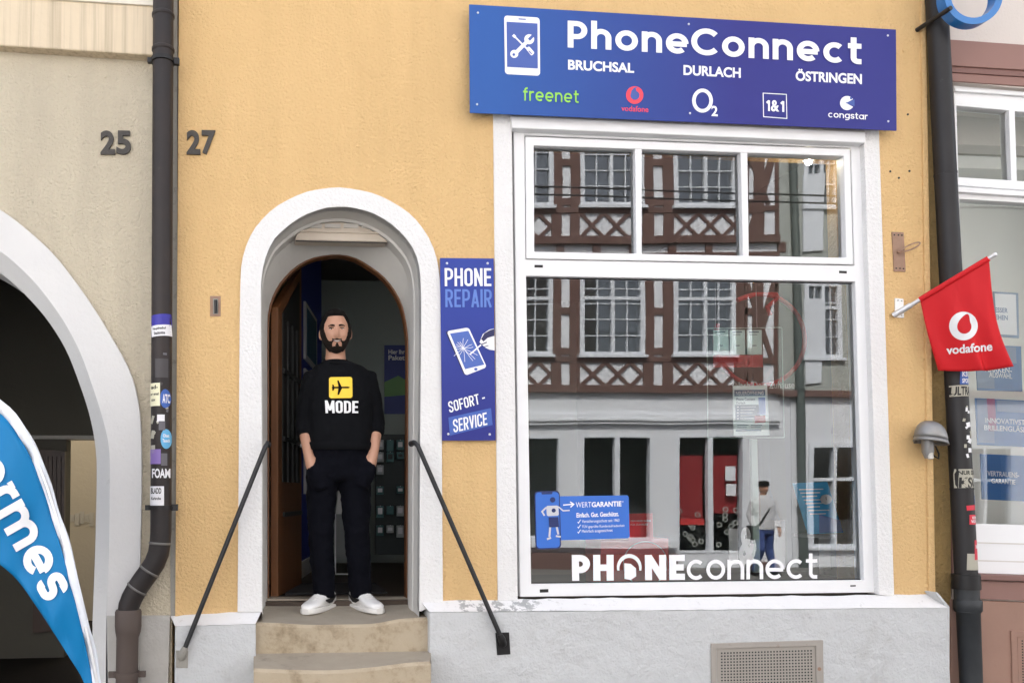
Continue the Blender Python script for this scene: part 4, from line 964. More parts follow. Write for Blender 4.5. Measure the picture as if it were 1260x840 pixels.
# stickers wrap the pipe
def sticker(parent, cpx, x0, y0, x1, y1, m, rad, axis, name='sticker', n=8, off=.0012, label=None, rot=0, txt=None, tm=None, circle=False):
    """rectangle given in photo pixels, laid on the pipe surface"""
    p0, p1 = axis; Yp = p0.y
    def onpipe(px, py, o):
        p = q(px, py, Yp); t = (p.z-p1.z)/(p0.z-p1.z); ax = p1.lerp(p0, t)
        s_ = max(-.985, min(.985, (p.x-ax.x)/(rad)))
        a = math.asin(s_); r = rad+o
        return Vector((ax.x+r*math.sin(a), Yp-r*math.cos(a), p.z))
    mb = MB(); cx_, cy_ = (x0+x1)/2, (y0+y1)/2
    def tr(px, py):
        dx, dy = px-cx_, py-cy_; c, s_ = math.cos(R(rot)), math.sin(R(rot)); return (cx_+dx*c-dy*s_, cy_+dx*s_+dy*c)
    if circle:
        rows = 10; vs = [onpipe(cx_, cy_, off)]; fs = []
        for j in range(1, 4):
            for i in range(20):
                a = 2*math.pi*i/20; vs.append(onpipe(cx_+(x1-x0)/2*j/3*math.cos(a), cy_+(y1-y0)/2*j/3*math.sin(a), off))
        fs += [(0, 1+i, 1+(i+1) % 20) for i in range(20)]
        fs += [(1+j*20+i, 21+j*20+i, 21+j*20+(i+1) % 20, 1+j*20+(i+1) % 20) for j in range(2) for i in range(20)]
        mb.faces(vs, fs)
    else:
        vs = [onpipe(*tr(x0+(x1-x0)*i/n, y0+(y1-y0)*j/4), off) for j in range(5) for i in range(n+1)]
        mb.faces(vs, [(j*(n+1)+i, j*(n+1)+i+1, (j+1)*(n+1)+i+1, (j+1)*(n+1)+i) for j in range(4) for i in range(n)])
    o = mb.build(name, m, parent, fixn=False, smooth=60)
    if label: o['label'] = label
    if txt:
        for s_, (a, b, c, d) in txt:
            pcs = font_text(s_, .03)
            fit(pcs, [tr(a, b), tr(c, b), tr(c, d), tr(a, d)], lambda p, e: onpipe(p[0], p[1], off+.0008)).build('lettering', tm or M['black'], o, fixn=False)
    return o
AX1 = (c0, c1)
S_ = lambda n, c, r=.5: mat('sticker_'+n, c, r)
s_wh = S_('white', lin(225, 225, 228)); s_bl = S_('blue', lin(48, 44, 150)); s_lb = S_('light_blue', lin(96, 170, 214)); s_cr = S_('cream', lin(226, 222, 190)); s_kb = S_('club_blue', lin(50, 90, 168)); s_pu = S_('purple', lin(128, 104, 170)); s_gr = S_('grey', lin(92, 90, 96)); s_rd = S_('red', lin(200, 40, 60)); s_pk = S_('brown_black', lin(40, 34, 34)); s_sg = S_('silver', lin(168, 165, 150)); s_dg = S_('dull_grey', lin(60, 56, 58))
sticker(D1, 0, 187.4, 389, 211.6, 404, s_bl, pr, AX1, rot=-4)
sticker(D1, 0, 187.6, 402, 211.6, 415.5, s_wh, pr, AX1, off=.002, rot=-4, txt=[('Hauptfriedhof', (190, 404.5, 205.5, 408.3)), ('Stadtmitte', (191, 409.8, 204, 413.4))])
sticker(D1, 0, 192.5, 443, 208, 466, s_dg, pr, AX1)
sticker(D1, 0, 198.5, 480, 211, 503, s_kb, pr, AX1, circle=True, txt=[('ATC', (201.5, 486, 209.8, 497))], tm=s_wh)
sticker(D1, 0, 185.6, 472.5, 198.6, 500.5, s_cr, pr, AX1, off=.0022, txt=[('ad-', (187.5, 475, 196, 479.8)), ('or email', (187, 484, 197, 487.5)), ('xxx', (187.5, 492, 193, 494.5))])
for i in range(3): sticker(D1, 0, 187, 512+i*18, 190.5+i, 522+i*18, s_sg, pr, AX1, rot=18-9*i, n=3)
sticker(D1, 0, 195, 511, 204, 520, s_wh, pr, AX1); sticker(D1, 0, 197, 519, 204.5, 530, s_gr, pr, AX1, off=.0018)
sticker(D1, 0, 199.2, 528.5, 212, 552.5, s_lb, pr, AX1, circle=True, txt=[('Obst', (202, 534.5, 209, 538.5)), ('Tausch', (201.5, 540.5, 209.5, 544.5))], tm=s_wh)
sticker(D1, 0, 185.4, 553, 199.4, 571, s_pu, pr, AX1); sticker(D1, 0, 199.8, 558, 206.8, 573, s_gr, pr, AX1, off=.0018)
sticker(D1, 0, 188, 575.5, 211, 588.6, s_pk, pr, AX1, txt=[('FOAM', (188.6, 576.5, 210, 588))], tm=s_wh)
sticker(D1, 0, 184.9, 598, 203.2, 624, s_wh, pr, AX1, n=10, txt=[('BLADD', (187, 600, 200, 607)), ('Karlsruhe', (187.6, 611, 199.5, 614.5))])
random.seed(21)
for i in range(14):
    x_ = random.uniform(188, 207); y_ = random.uniform(418, 620); sz = random.uniform(2, 5)
    sticker(D1, 0, x_, y_, x_+sz, y_+sz*random.uniform(.6, 1.6), random.choice((s_gr, s_sg, s_dg)), pr, AX1, n=3, rot=random.uniform(-25, 25), off=.0010)
AX2 = (e0, e1)
sticker(D2, 0, 1172, 457, 1186.5, 474, s_kb, .0585, AX2, txt=[('KSC', (1174, 458.5, 1185, 464.8)), ('SPORT', (1174, 467, 1185, 472.5))], tm=s_wh)
sticker(D2, 0, 1164.6, 475, 1189, 488.5, s_sg, .0585, AX2, txt=[('ULTRAS', (1166, 476.5, 1187.5, 487.5))])
for i in range(12):
    random.seed(40+i); a = random.uniform(1174, 1184); b = 498+i*5.5+random.uniform(-3, 3); sz = random.uniform(2, 6.5)
    sticker(D2, 0, a+(b-500)*.045, b, a+(b-500)*.045+sz, b+sz*random.uniform(.8, 2.0), s_wh if i % 3 else s_sg, .0585, AX2, n=3, rot=random.uniform(-30, 30))
sticker(D2, 0, 1171.5, 577, 1195.5, 602, s_sg, .0585, AX2, txt=[('NUR DER', (1173, 579, 1193.5, 584)), ('KSC', (1174, 587, 1193.5, 600))])
sticker(D2, 0, 1190, 609, 1196.5, 619, s_kb, .0585, AX2, n=3); sticker(D2, 0, 1180, 621, 1196, 627, s_rd, .0585, AX2, rot=-5)
sticker(D2, 0, 1182.8, 632.6, 1198.4, 644.5, s_rd, .0585, AX2, n=10, txt=[('KOMMT', (1186, 634.5, 1196, 638)), ('VORBEI', (1184.5, 639, 1196.5, 642.5))], tm=s_wh)
sticker(D2, 0, 1189, 663.5, 1199.2, 687.5, s_rd, .0585, AX2, txt=[('NEIN', (1190.5, 669, 1198.5, 674))], tm=s_wh)
sticker(D2, 0, 1181.5, 680, 1199.8, 700, s_sg, .0585, AX2, off=.0008, n=10)
# ================================================================== handrails
def handrail(label, top, bot, plate, side, pm):
    t = thing('handrail', label, 'handrail', tuple(q(bot[0], bot[1], PY)), 'handrails beside the steps')
    b0 = q(bot[0], bot[1], PY-.03); tp = q(top[0], top[1], -.10)
    d = (tp-b0).normalized()
    hook = [tp-d*.05, tp-d*.015, tp+d*.005+Vector((-side*.004, .02, 0)), tp+Vector((-side*.008, .06, .012)), tp+Vector((-side*.012, .11, .006))]
    MB().tube([b0-d*.012, b0]+hook, .0135, 14).build('rail', M['iron'], t, smooth=50)
    MB().ball(hook[-1], .018, .012, .018, 12, 8).build('wall_fixing', M['iron'], t, smooth=60)
    MB().pp(plate, PY-.006, PY+.02).build('base_plate', pm, t, bevel=.002)
    MB().tube([b0-d*.03+Vector((0, .02, 0)), b0, b0+d*.03], [.022, .022, .016], 12).ball(b0-d*.03+Vector((0, .02, 0)), .022, .022, .022, 12, 8).build('socket', pm, t, smooth=50)
handrail('dark straight handrail left of the steps with a grey base plate', (327.5, 546.5), (225.5, 802), [(216.5, 800), (231.5, 800.5), (231, 821.5), (216.5, 821)], -1, M['greyplate'])
handrail('dark straight handrail right of the steps with a black base plate', (513, 545.5), (617.5, 786), [(609.8, 778), (626.6, 777.5), (628.2, 804.5), (611.8, 805.5)], 1, M['iron_bl'])
# ================================================================== person in the doorway
def tz(Y):
    a, b = q(415, 768, -.03).z, q(415, 741, .5).z; return a+(b-a)*(Y+.03)/.53-.006
_best = min([i*.005 for i in range(90)], key=lambda Y: abs(q(414, 751, Y).z-tz(Y)))
Yp = min(.34, _best+.10)
PB = Vector((q(414, 700, Yp).x, Yp, tz(Yp-.06)))
K = (q(414, 383, Yp).z-PB.z)/1.786
M['skin'] = mat('skin', (.50, .275, .185, 1), .5, var=(30, .3, (.44, .22, .14, 1)), bump=(200, .1, .001))
M['hair'] = mat('black_hair', (.006, .005, .0045, 1), .9, spec=.15, bump=(120, .6, .004))
M['beard'] = mat('dark_beard', (.010, .008, .007, 1), .9, spec=.15, bump=(160, .7, .003), var=(60, .5, (.03, .02, .016, 1)))
M['sweat'] = mat('black_sweatshirt_cloth', (.0045, .005, .0065, 1), .9, bump=(6, .35, .03), bump2=(300, .2, .001), spec=.12)
M['trs'] = mat('dark_navy_trouser_cloth', (.0022, .0026, .0055, 1), .9, bump=(7, .4, .03), bump2=(260, .2, .001), spec=.12)
M['shoe'] = mat('white_leather', (.78, .78, .77, 1), .45, bump=(60, .1, .002))
M['sole'] = mat('off_white_sole', (.72, .71, .68, 1), .6)
M['eye_w'] = mat('eye_white', (.6, .58, .56, 1), .3); M['eye_d'] = mat('eye_dark', (.02, .012, .008, 1), .2)
M['lip'] = mat('lips', (.27, .095, .08, 1), .5); M['teeth'] = mat('teeth', (.45, .43, .40, 1), .35)
HC = Vector((-.004, -.025, 1.648))       # head centre
def headp(th, ph, o=0):
    """th 0 top .. pi bottom; ph angle round, 0 = face (-y)"""
    sx, sy, sz = math.sin(th)*math.sin(ph), -math.sin(th)*math.cos(ph), math.cos(th)
    if sz > 0:
        k = max(1e-6, math.sin(th))**-.24; k = min(k, 1.6); sx *= k; sy *= k
    x, y, z = .0835*sx, .098*sy, (.136 if sz > 0 else .128)*sz
    f = max(0, -sy)
    if sz < .1:                                  # jaw narrows downward
        k = min(1, (.1-sz)/1.1); x *= 1-.20*k*k; y *= 1-.06*k
        if sy > 0: y *= 1-.38*k
    y += .006*f**2*(sz < .25)                    # flatter face
    x *= 1+.05*math.exp(-((z+.0)/.05)**2)
    g = lambda cx, cz, wx, wz: math.exp(-((abs(x)-cx)/wx)**2-((z-cz)/wz)**2)*(1 if sy < -.2 else 0)
    y -= .023*g(0, -.026, .0105, .018)+.011*g(0, -.002, .008, .026)     # nose
    y -= .009*g(.0125, -.033, .006, .008)-.004*g(.010, -.046, .010, .004)
    y -= .006*g(.030, .032, .026, .010)          # brow
    y += .010*g(.031, .012, .016, .012)          # eye socket
    y -= .005*g(.042, -.022, .02, .018)          # cheek
    y -= .006*g(0, -.068, .022, .010)            # lips
    y += .003*g(0, -.054, .02, .006)
    y -= .010*g(0, -.102, .022, .022)            # chin
    v = Vector((x, y, z))
    return v+v.normalized()*o if o else v
TH_N, PH_N = 46, 56
def headgrid(o, mask=None):
    mb = MB(); P = [[headp(math.pi*(j+.5)/TH_N, 2*math.pi*i/PH_N, o) for i in range(PH_N)] for j in range(TH_N)]
    return P
HT = Matrix.Translation(HC) @ Matrix.Rotation(R(-2), 4, 'Y')
def W_(v): return PB+Vector(v)*K
def WH(v): return W_(HT @ Vector(v))
MAN = thing('person', 'smiling bearded man in black sweatshirt and white sneakers standing in the doorway, hands in pockets', 'person', tuple(PB))
def remesh(o, vox, sm=6):
    r = o.modifiers.new('skin_surface', 'REMESH'); r.mode = 'VOXEL'; r.voxel_size = vox; r.use_smooth_shade = True
    s = o.modifiers.new('soft', 'SMOOTH'); s.iterations = sm; s.factor = .5
def bake(o):
    dg = bpy.context.evaluated_depsgraph_get(); me = bpy.data.meshes.new_from_object(o.evaluated_get(dg))
    ms = [m for m in o.data.materials]; o.modifiers.clear(); o.data = me
    if not me.materials:
        for m in ms: me.materials.append(m)
    me.polygons.foreach_set('use_smooth', [True]*len(me.polygons))
def ell(c, rx, ry, n=28, sq=2.4):
    out = []
    for i in range(n):
        a = 2*math.pi*i/n; ca, sa = math.cos(a), math.sin(a)
        out.append(Vector((c[0]+rx*math.copysign(abs(ca)**(2/sq), ca), c[1]+ry*math.copysign(abs(sa)**(2/sq), sa), c[2])))
    return out
def px2(x, y, d=0): return ((x-414)/206, d, (751-y)/206)
def limb(mb, pts, rad, seg=18): mb.tube([W_(p) for p in pts], [(a*K, b*K) if hasattr(a, '__len__') is False and b else a for a, b in rad], seg)
# --- body: head, neck, trunk, arms and legs in one skin
b = MB()
P = headgrid(0)
vs = [WH(P[j][i]) for j in range(TH_N) for i in range(PH_N)]; top, bot = WH(headp(0, 0)), WH(headp(math.pi, 0))
fs = [(j*PH_N+i, (j+1)*PH_N+i, (j+1)*PH_N+(i+1) % PH_N, j*PH_N+(i+1) % PH_N) for j in range(TH_N-1) for i in range(PH_N)]
n0 = len(vs); vs += [top, bot]
fs += [(n0, i, (i+1) % PH_N) for i in range(PH_N)]+[(n0+1, (TH_N-1)*PH_N+(i+1) % PH_N, (TH_N-1)*PH_N+i) for i in range(PH_N)]
b.faces(vs, fs)
for s_ in (-1, 1):                          # ears
    c = WH((s_*.0885, .004, -.006)); b.ball(c, .013*K, .018*K, .033*K, 12, 10)
    b.ball(WH((s_*.085, .002, -.028)), .007*K, .011*K, .012*K, 10, 8)
b.tube([W_((-.002, .015, 1.60)), W_((0, .02, 1.54)), W_((0, .03, 1.47)), W_((0, .035, 1.40))], [(.058*K, .060*K), (.059*K, .062*K), (.066*K, .066*K), (.11*K, .08*K)], 20)
b.loft([[W_(v) for v in ell(*r)] for r in (((0, .035, 1.44), .07, .05), ((0, .03, 1.40), .15, .08), ((0, .03, 1.30), .165, .10), ((0, .03, 1.10), .14, .095), ((0, .03, .95), .155, .10), ((0, .03, .86), .15, .10))])
ARM = {}
for s_ in (-1, 1):
    if s_ < 0: sh, el, wr, hd = (-.140, .03, 1.382), (-.184, .060, 1.125), (-.172, -.030, .940), (-.150, -.045, .860)
    else: sh, el, wr, hd = (.194, .03, 1.382), (.244, .060, 1.125), (.226, -.030, .955), (.202, -.045, .875)
    ARM[s_] = (Vector(sh), Vector(el), Vector(wr), Vector(hd))
    S0, E0, W0, H0 = ARM[s_]
    b.tube([W_(p) for p in (S0, S0.lerp(E0, .5), E0, E0.lerp(W0, .35), W0, H0, H0+(H0-W0)*.9)], [r*K for r in (.058, .05, .044, .043, .029, .036, .030)], 16)
    for f_ in range(4):                     # fingers, curled inside the pocket
        o_ = Vector(((f_-1.5)*.017, 0, 0)); ln = (.06, .07, .066, .05)[f_]
        a = H0+(H0-W0)*.7+o_; c = a+(H0-W0).normalized()*ln*.55; e = c+Vector((-s_*.008, .02, -ln*.45))
        b.tube([W_(a), W_(c), W_(e)], [.0095*K, .009*K, .007*K], 8)
    a = W0.lerp(H0, .55)+Vector((-s_*.028, -.012, 0)); b.tube([W_(W0.lerp(H0, .2)), W_(a), W_(a+Vector((-s_*.012, -.004, -.045)))], [.013*K, .012*K, .009*K], 8)
LEG = {-1: ((-.078, .03, .87), (-.092, .025, .47), (-.070, .045, .07)), 1: ((.112, .03, .87), (.124, .025, .47), (.150, .045, .07))}
for s_ in (-1, 1):
    h_, k_, a_ = [Vector(v) for v in LEG[s_]]
    b.tube([W_(p) for p in (h_, h_.lerp(k_, .5), k_, k_.lerp(a_, .35), a_)], [r*K for r in (.085, .072, .055, .055, .04)], 16)
body = b.build('body', M['skin'], MAN); remesh(body, .0048, 4); bake(body)
# --- hair, beard, brows, eyes, mouth
def headpatch(name, m, mask, off, taper=None):
    mb = MB(); P = [[headp(math.pi*j/70, 2*math.pi*i/90) for i in range(90)] for j in range(71)]
    def val(v): return mask(v.x, v.y, v.z)
    idx = {}; vs = []; fs = []
    def vid(j, i):
        k = (j, i % 90)
        if k not in idx:
            v = P[j][i % 90]; s_ = max(0, min(1, val(v)*(1/.012))); nn = Vector((v.x/.078, v.y/.098, v.z/.136)).normalized()
            idx[k] = len(vs); vs.append(WH(v+nn*(off*s_-.0015*(1-s_)+.0015*s_)))
        return idx[k]
    for j in range(70):
        for i in range(90):
            if max(val(P[a][c % 90]) for a, c in ((j, i), (j+1, i), (j, i+1), (j+1, i+1))) > 0:
                fs.append((vid(j, i), vid(j+1, i), vid(j+1, i+1), vid(j, i+1)))
    mb.faces(vs, fs); return mb.build(name, m, MAN, smooth=80, fixn=False)
def hair_mask(x, y, z):
    ax = abs(x)
    line = .076-.004*math.cos(min(1, ax/.055)*math.pi)*-1*.5
    f = z-(.088 if ax < .046 else .088-(ax-.046)*1.9)       # front hairline, then the temples
    if y > -.052: f = max(f, min(z-.012, (y+.052)*.9+.002))
    if y > -.030: f = max(f, min(z+.040, y+.030, -.006-y+.0) if y < -.006 else -1)   # sideburn
    if y > .030: f = max(f, z+.02+(y-.030)*.6)
    return f
headpatch('hair', M['hair'], hair_mask, .0085)
def beard_mask(x, y, z):
    ax = abs(x)
    if y > .004: return -.01
    if ax < .027: e = -.041-.004*(1-ax/.027)
    else: e = -.056+max(0, (ax-.036)/.036)**2.6*.070        # rises along the cheek to the sideburn
    m1 = e-z
    if ax < .030 and -.092 < z < -.052: m1 = min(m1, max(ax-.0265, (-.070-z)*1.0 if ax < .008 else -.01))
    if z > -.047 and ax < .026: m1 = -.01
    if z < -.112: m1 = min(m1, .004)
    return m1
headpatch('beard', M['beard'], beard_mask, .0028)
def facept(x, z, o):
    # find the head surface in front at local x,z
    best = None
    th0, ph0 = math.pi/2, 0
    th = math.acos(max(-1, min(1, z/(.136 if z > 0 else .128))))
    for _ in range(14):
        v = headp(th, ph0)
        th += (v.z-z)/.136*.8; 
        s_ = max(.2, math.sin(th)); ph0 += (x-v.x)/(.078*s_)*.8
    v = headp(th, ph0); return WH(v+Vector((0, -o, 0)))
for s_ in (-1, 1):
    pts = [facept(s_*(.012+.036*t), .027+.006*math.sin(t*2.6)-.003*t, .002) for t in [i/8 for i in range(9)]]
    MB().tube(pts, [(.0024+.0026*math.sin(math.pi*min(1, .25+i/9)))*K for i in range(9)], 8).build('eyebrow', M['hair'], MAN, smooth=60)
    c = facept(s_*.031, .0115, -.0045)
    MB().ball(c, .0125*K, .008*K, .0048*K, 14, 8).build('eye', M['eye_w'], MAN, smooth=60)
    MB().ball(c+Vector((0, -.0055*K, 0)), .0052*K, .004*K, .0046*K, 12, 8).build('iris', M['eye_d'], MAN, smooth=60)
    pts = [facept(s_*(.018+.027*t), .0150+.0030*math.sin(math.pi*t), .0015) for t in [i/6 for i in range(7)]]
    MB().tube(pts, .0024*K, 6).build('eyelid', M['hair'], MAN, smooth=60)
mp = lambda x, z, o: facept(x, z, o)
MB().tube([mp(.027*t, -.0640+.0110*t*t, .002) for t in [i/8-1 for i in range(17)]], [(.0016+.0034*(1-(i/8-1)**2))*K for i in range(17)], 8).build('mouth', M['lip'], MAN, smooth=60)
MB().tube([mp(.021*t, -.0635+.0095*t*t, .0046) for t in [i/8-1 for i in range(17)]], [(.0008+.0032*(1-(i/8-1)**2))*K for i in range(17)], 8).build('teeth', M['teeth'], MAN, smooth=60)
MB().tube([mp(.031*t, -.0505-.010*t*t*t*t-.006*t*t, .0012) for t in [i/8-1 for i in range(17)]], [(.0028+.0026*math.sin(math.pi*min(1, max(0, 1-abs(abs(i/8-1)-.4)))))*K for i in range(17)], 8).build('moustache', M['beard'], MAN, smooth=70)
# --- sweatshirt
b = MB()
b.loft([[W_(v) for v in ell(*r)] for r in (((0, .030, 1.494), .069, .074), ((.003, .030, 1.484), .080, .078), ((.010, .030, 1.474), .102, .082), ((.02, .034, 1.458), .142, .084), ((.026, .032, 1.430), .178, .098), ((.028, .030, 1.38), .200, .112), ((.028, .028, 1.29), .200, .126), ((.026, .026, 1.15), .192, .126), ((.024, .026, 1.06), .192, .128), ((.022, .026, .995), .194, .128), ((.022, .026, .975), .184, .120))])
for s_ in (-1, 1):
    S0, E0, W0, H0 = ARM[s_]; cu = E0.lerp(W0, .42)
    b.tube([W_(p) for p in (S0+Vector((-s_*.07, 0, .012)), S0, S0.lerp(E0, .35), S0.lerp(E0, .7), E0, E0.lerp(W0, .2), cu, cu+(W0-E0)*.06)], [r*K for r in (.062, .066, .066, .064, .062, .060, .052, .047)], 18)
    for k in range(3):
        c = E0.lerp(W0, .08+.13*k); b.tube([W_(c+(E0-W0)*.05), W_(c), W_(c-(E0-W0)*.05)], [.054*K, .0625*K, .052*K], 16)
swt = b.build('sweatshirt', M['sweat'], MAN); remesh(swt, .008, 12)
tx = bpy.data.textures.new('folds', 'CLOUDS'); tx.noise_scale = .09
d_ = swt.modifiers.new('folds', 'DISPLACE'); d_.texture = tx; d_.strength = .012; d_.mid_level = .5; d_.texture_coords = 'LOCAL'
bake(swt)
MB().tube([W_((v.x, v.y, v.z-.026+.34*(v.y-.022))) for v in ell((0, .022, 1.517), .067, .077, 28, 2)+ell((0, .022, 1.517), .067, .077, 28, 2)[:1]], .008*K, 8, False).build('collar', M['sweat'], MAN, smooth=60)
MB().loft([[W_(v) for v in ell(*r)] for r in (((.022, .026, .998), .197, .131), ((.022, .026, .990), .200, .134), ((.022, .026, .958), .197, .132), ((.022, .026, .950), .190, .126))], False).build('hem_band', M['sweat'], MAN, smooth=60)
# chest print follows the cloth
dg = bpy.context.evaluated_depsgraph_get(); bvh = BVHTree.FromObject(swt, dg); so_ = wloc(swt)
def chest(px, py, o):
    p = q(px, py, Yp-.3); d = (p-CAM).normalized()
    h = bvh.ray_cast(CAM-so_, d)[0]
    return (h+so_-d*o) if h else q(px, py, Yp-.1)
def chestprint(name, pieces, quad, m, o):
    mb = fit(pieces, quad, lambda p, e: Vector((p[0], 0, p[1])))
    bmesh.ops.triangulate(mb.bm, faces=mb.bm.faces[:])
    for _ in range(2): bmesh.ops.subdivide_edges(mb.bm, edges=[e for e in mb.bm.edges if e.calc_length() > 4], cuts=1)
    for v in mb.bm.verts: v.co = chest(v.co.x, v.co.z, o)
    return mb.build(name, m, MAN, fixn=False)
M['print_y'] = mat('yellow_print', lin(248, 206, 60), .6)
sqv = rrect([(404.8, 463.8), (433.4, 463.4), (433.8, 489.4), (405, 489.8)], 3)
def grid_poly(px, nx=8, ny=8):
    x0, x1 = min(p[0] for p in px), max(p[0] for p in px); y0, y1 = min(p[1] for p in px), max(p[1] for p in px)
    return [([(x, -y) for x, y in px], [tuple(range(len(px)))])], [(x0, y0), (x1, y0), (x1, y1), (x0, y1)]
pc, qd = grid_poly(sqv)
mb = MB(); cxs = Vector((419.2, 476.6)); rings = []
for t in (1, .9, .8, .7, .6, .5, .4, .3, .2): rings.append([(cxs.x+(x-cxs.x)*t, cxs.y+(y-cxs.y)*t) for x, y in sqv])
vs = [chest(x, y, .006) for r in rings for x, y in r]+[chest(cxs.x, cxs.y, .006)]; m_ = len(sqv)
fs = [(k*m_+i, k*m_+(i+1) % m_, (k+1)*m_+(i+1) % m_, (k+1)*m_+i) for k in range(8) for i in range(m_)]+[(8*m_+i, 8*m_+(i+1) % m_, 9*m_) for i in range(m_)]
mb.faces(vs, fs).build('print_square', M['print_y'], MAN, fixn=False)
def pxpieces(polys): return [([(x, -y) for x, y in p], [tuple(t) for t in tessellate_polygon([[Vector((x, y, 0)) for x, y in p]])]) for p in polys]
plane = [[(408.5, 474.9), (411, 475.5), (428.5, 475.4), (430.8, 476.4), (428.5, 477.5), (411, 477.6), (408.5, 478.3)],
         [(416.5, 475.8), (420.5, 475.8), (416.6, 467.6), (414.9, 467.6)], [(416.5, 477.2), (421, 477.2), (417, 485.6), (415.2, 485.6)],
         [(409.4, 475.6), (411.6, 475.8), (410.3, 472.8), (408.6, 472.9)], [(409.4, 477.4), (411.6, 477.2), (410.3, 480.4), (408.6, 480.4)]]
mb = MB()
for k, p in enumerate(plane):
    for t in tessellate_polygon([[Vector((x, y, 0)) for x, y in p]]): mb.faces([chest(*p[i], .0085+.0002*k) for i in t], [(0, 1, 2)])
mb.build('print_aeroplane', M['sweat'], MAN, fixn=False)
pcs = stroke_text('MODE', .155, True, .07)
chestprint('print_lettering', pcs, [(399.8, 492.4), (441, 493.2), (440.8, 508), (400.6, 508)], M['white'], .006)
# --- trousers
b = MB()
b.loft([[W_(v) for v in ell(*r)] for r in (((.02, .03, 1.00), .178, .112), ((.02, .03, .93), .186, .116), ((.02, .03, .86), .198, .122), ((.02, .03, .80), .198, .118), ((.02, .03, .765), .19, .10))])
for s_ in (-1, 1):
    h_, k_, a_ = [Vector(v) for v in LEG[s_]]
    b.tube([W_(p) for p in (h_, h_.lerp(k_, .3), h_.lerp(k_, .6), k_, k_.lerp(a_, .35), k_.lerp(a_, .75), a_+Vector((0, 0, .055)), a_+Vector((0, -.006, .0)))], [(r*K, r*K*1.05) for r in (.100, .097, .088, .077, .074, .067, .065, .063)], 20)
    W0, H0 = ARM[s_][2], ARM[s_][3]           # pocket bulge over the hand
    b.ball(W_(H0+(H0-W0)*.75+Vector((-s_*.012, .006, .0))), .050*K, .050*K, .088*K, 14, 10)
    b.tube([W_(H0+(H0-W0)*.1+Vector((-s_*.012, .004, 0))), W_(H0+(H0-W0)*.5+Vector((-s_*.012, .004, 0))), W_(H0+(H0-W0)*1.8+Vector((-s_*.02, .02, 0)))], [.046*K, .050*K, .05*K], 14)
trs = b.build('trousers', M['trs'], MAN); remesh(trs, .008, 14)
tx2 = bpy.data.textures.new('creases', 'CLOUDS'); tx2.noise_scale = .07
d_ = trs.modifiers.new('creases', 'DISPLACE'); d_.texture = tx2; d_.strength = .022; d_.texture_coords = 'LOCAL'
bake(trs)
# --- sneakers
def shoe(ankle, ang):
    SC = 1.1; a = Vector(ankle); ca, sa = math.cos(R(ang)), math.sin(R(ang))
    def T(l, w_, z): l *= SC; w_ *= SC; z *= SC; return W_((a.x+sa*l+ca*w_, a.y-ca*l+sa*w_, z))
    def ring(l, hw, z0, z1, n=20, sq=2.6):
        out = []
        for i in range(n):
            t = 2*math.pi*i/n; c, s_ = math.cos(t), math.sin(t)
            out.append(T(l, hw*math.copysign(abs(c)**(2/sq), c), (z0+z1)/2+(z1-z0)/2*math.copysign(abs(s_)**(2/sq), s_)))
        return out
    up_ = MB().loft([ring(l, hw, .02, z1) for l, hw, z1 in ((-.085, .020, .060), (-.078, .034, .100), (-.05, .040, .112), (-.01, .042, .112), (.03, .043, .104), (.07, .046, .088), (.11, .048, .070), (.15, .047, .060), (.18, .040, .052), (.20, .022, .040))]).build('shoe', M['shoe'], MAN, smooth=60)
    MB().loft([ring(l, hw, 0.0, .030, sq=5) for l, hw in ((-.092, .022), (-.084, .038), (-.05, .045), (0, .045), (.06, .049), (.12, .052), (.16, .050), (.19, .040), (.207, .020))]).build('sole', M['sole'], up_, smooth=50, bevel=.003)
    for k in range(5): 
        l = .035+.018*k; zt = .103-.0075*k+.002; MB().tube([T(l, -.022, zt-.006), T(l+.003, 0, zt+.001), T(l, .022, zt-.006)], .0035*K, 8).build('lace', M['shoe'], up_, smooth=60)
    MB().loft([ring(l, .026, .10, z) for l, z in ((-.005, .128), (.03, .132))]).build('tongue', M['shoe'], up_, smooth=60)
    for sd in (-1, 1):                       # curved side mark
        pts = [(-.070, .086), (-.045, .070), (-.01, .056), (.03, .054), (.075, .062)]
        wd = [.002, .007, .013, .012, .004]
        vs = []
        for (l, z), h in zip(pts, wd):
            for zz in (z-h, z+h):
                hw = .0425+.004*max(0, l/.07) if l > -.03 else .0405
                vs.append(T(l, sd*(hw+.0045-.0025*((zz-.055)/.03)**2*(1 if zz > .055 else 0)), zz))
        MB().faces(vs, [(2*i, 2*i+1, 2*i+3, 2*i+2) for i in range(4)]).build('side_mark', M['black'], up_, fixn=False)
shoe((-.070, .05, 0), -33); shoe((.150, .05, 0), 22)
# ================================================================== flags
# --- red flag on its pole
VF = thing('wall_flag', 'red square flag reading vodafone hanging from a slanted white pole', 'flag', tuple(q(1107, 380, 0)))
pb, pt = q(1105.5, 384.5, -.03), q(1224, 313.5, -.42)
def pole_at(t): return pb.lerp(pt, t)
MB().tube([pb, pt], [.0125, .0115], 14).build('pole', M['alu'], VF, smooth=50)
MB().ball(pt, .0135, .0135, .0135, 12, 8).build('pole_cap', M['alu'], VF, smooth=60)
MB().pp([(1101.5, 366.5), (1111.8, 367.5), (1112.5, 391), (1102, 390.5)], -.008, .002).build('bracket', M['alu'], VF, bevel=.002)
MB().tube([pb+(pb-pt).normalized()*.03, pb, pole_at(.14)], [.019, .019, .017], 14).build('socket', M['alu'], VF, smooth=50)
for x, y in ((1105, 369.5), (1109.5, 370), (1105, 387.5), (1109.5, 388)): screw(VF, x, y, -.009, .004, M['zinc'])
t0_ = (1134-1105.5)/(1224-1105.5); t1_ = (1217-1105.5)/(1224-1105.5)
P0, P1 = pole_at(t0_*.985), pole_at(t1_*1.0)
def on_y(px, py, Y): return q(px, py, Y)
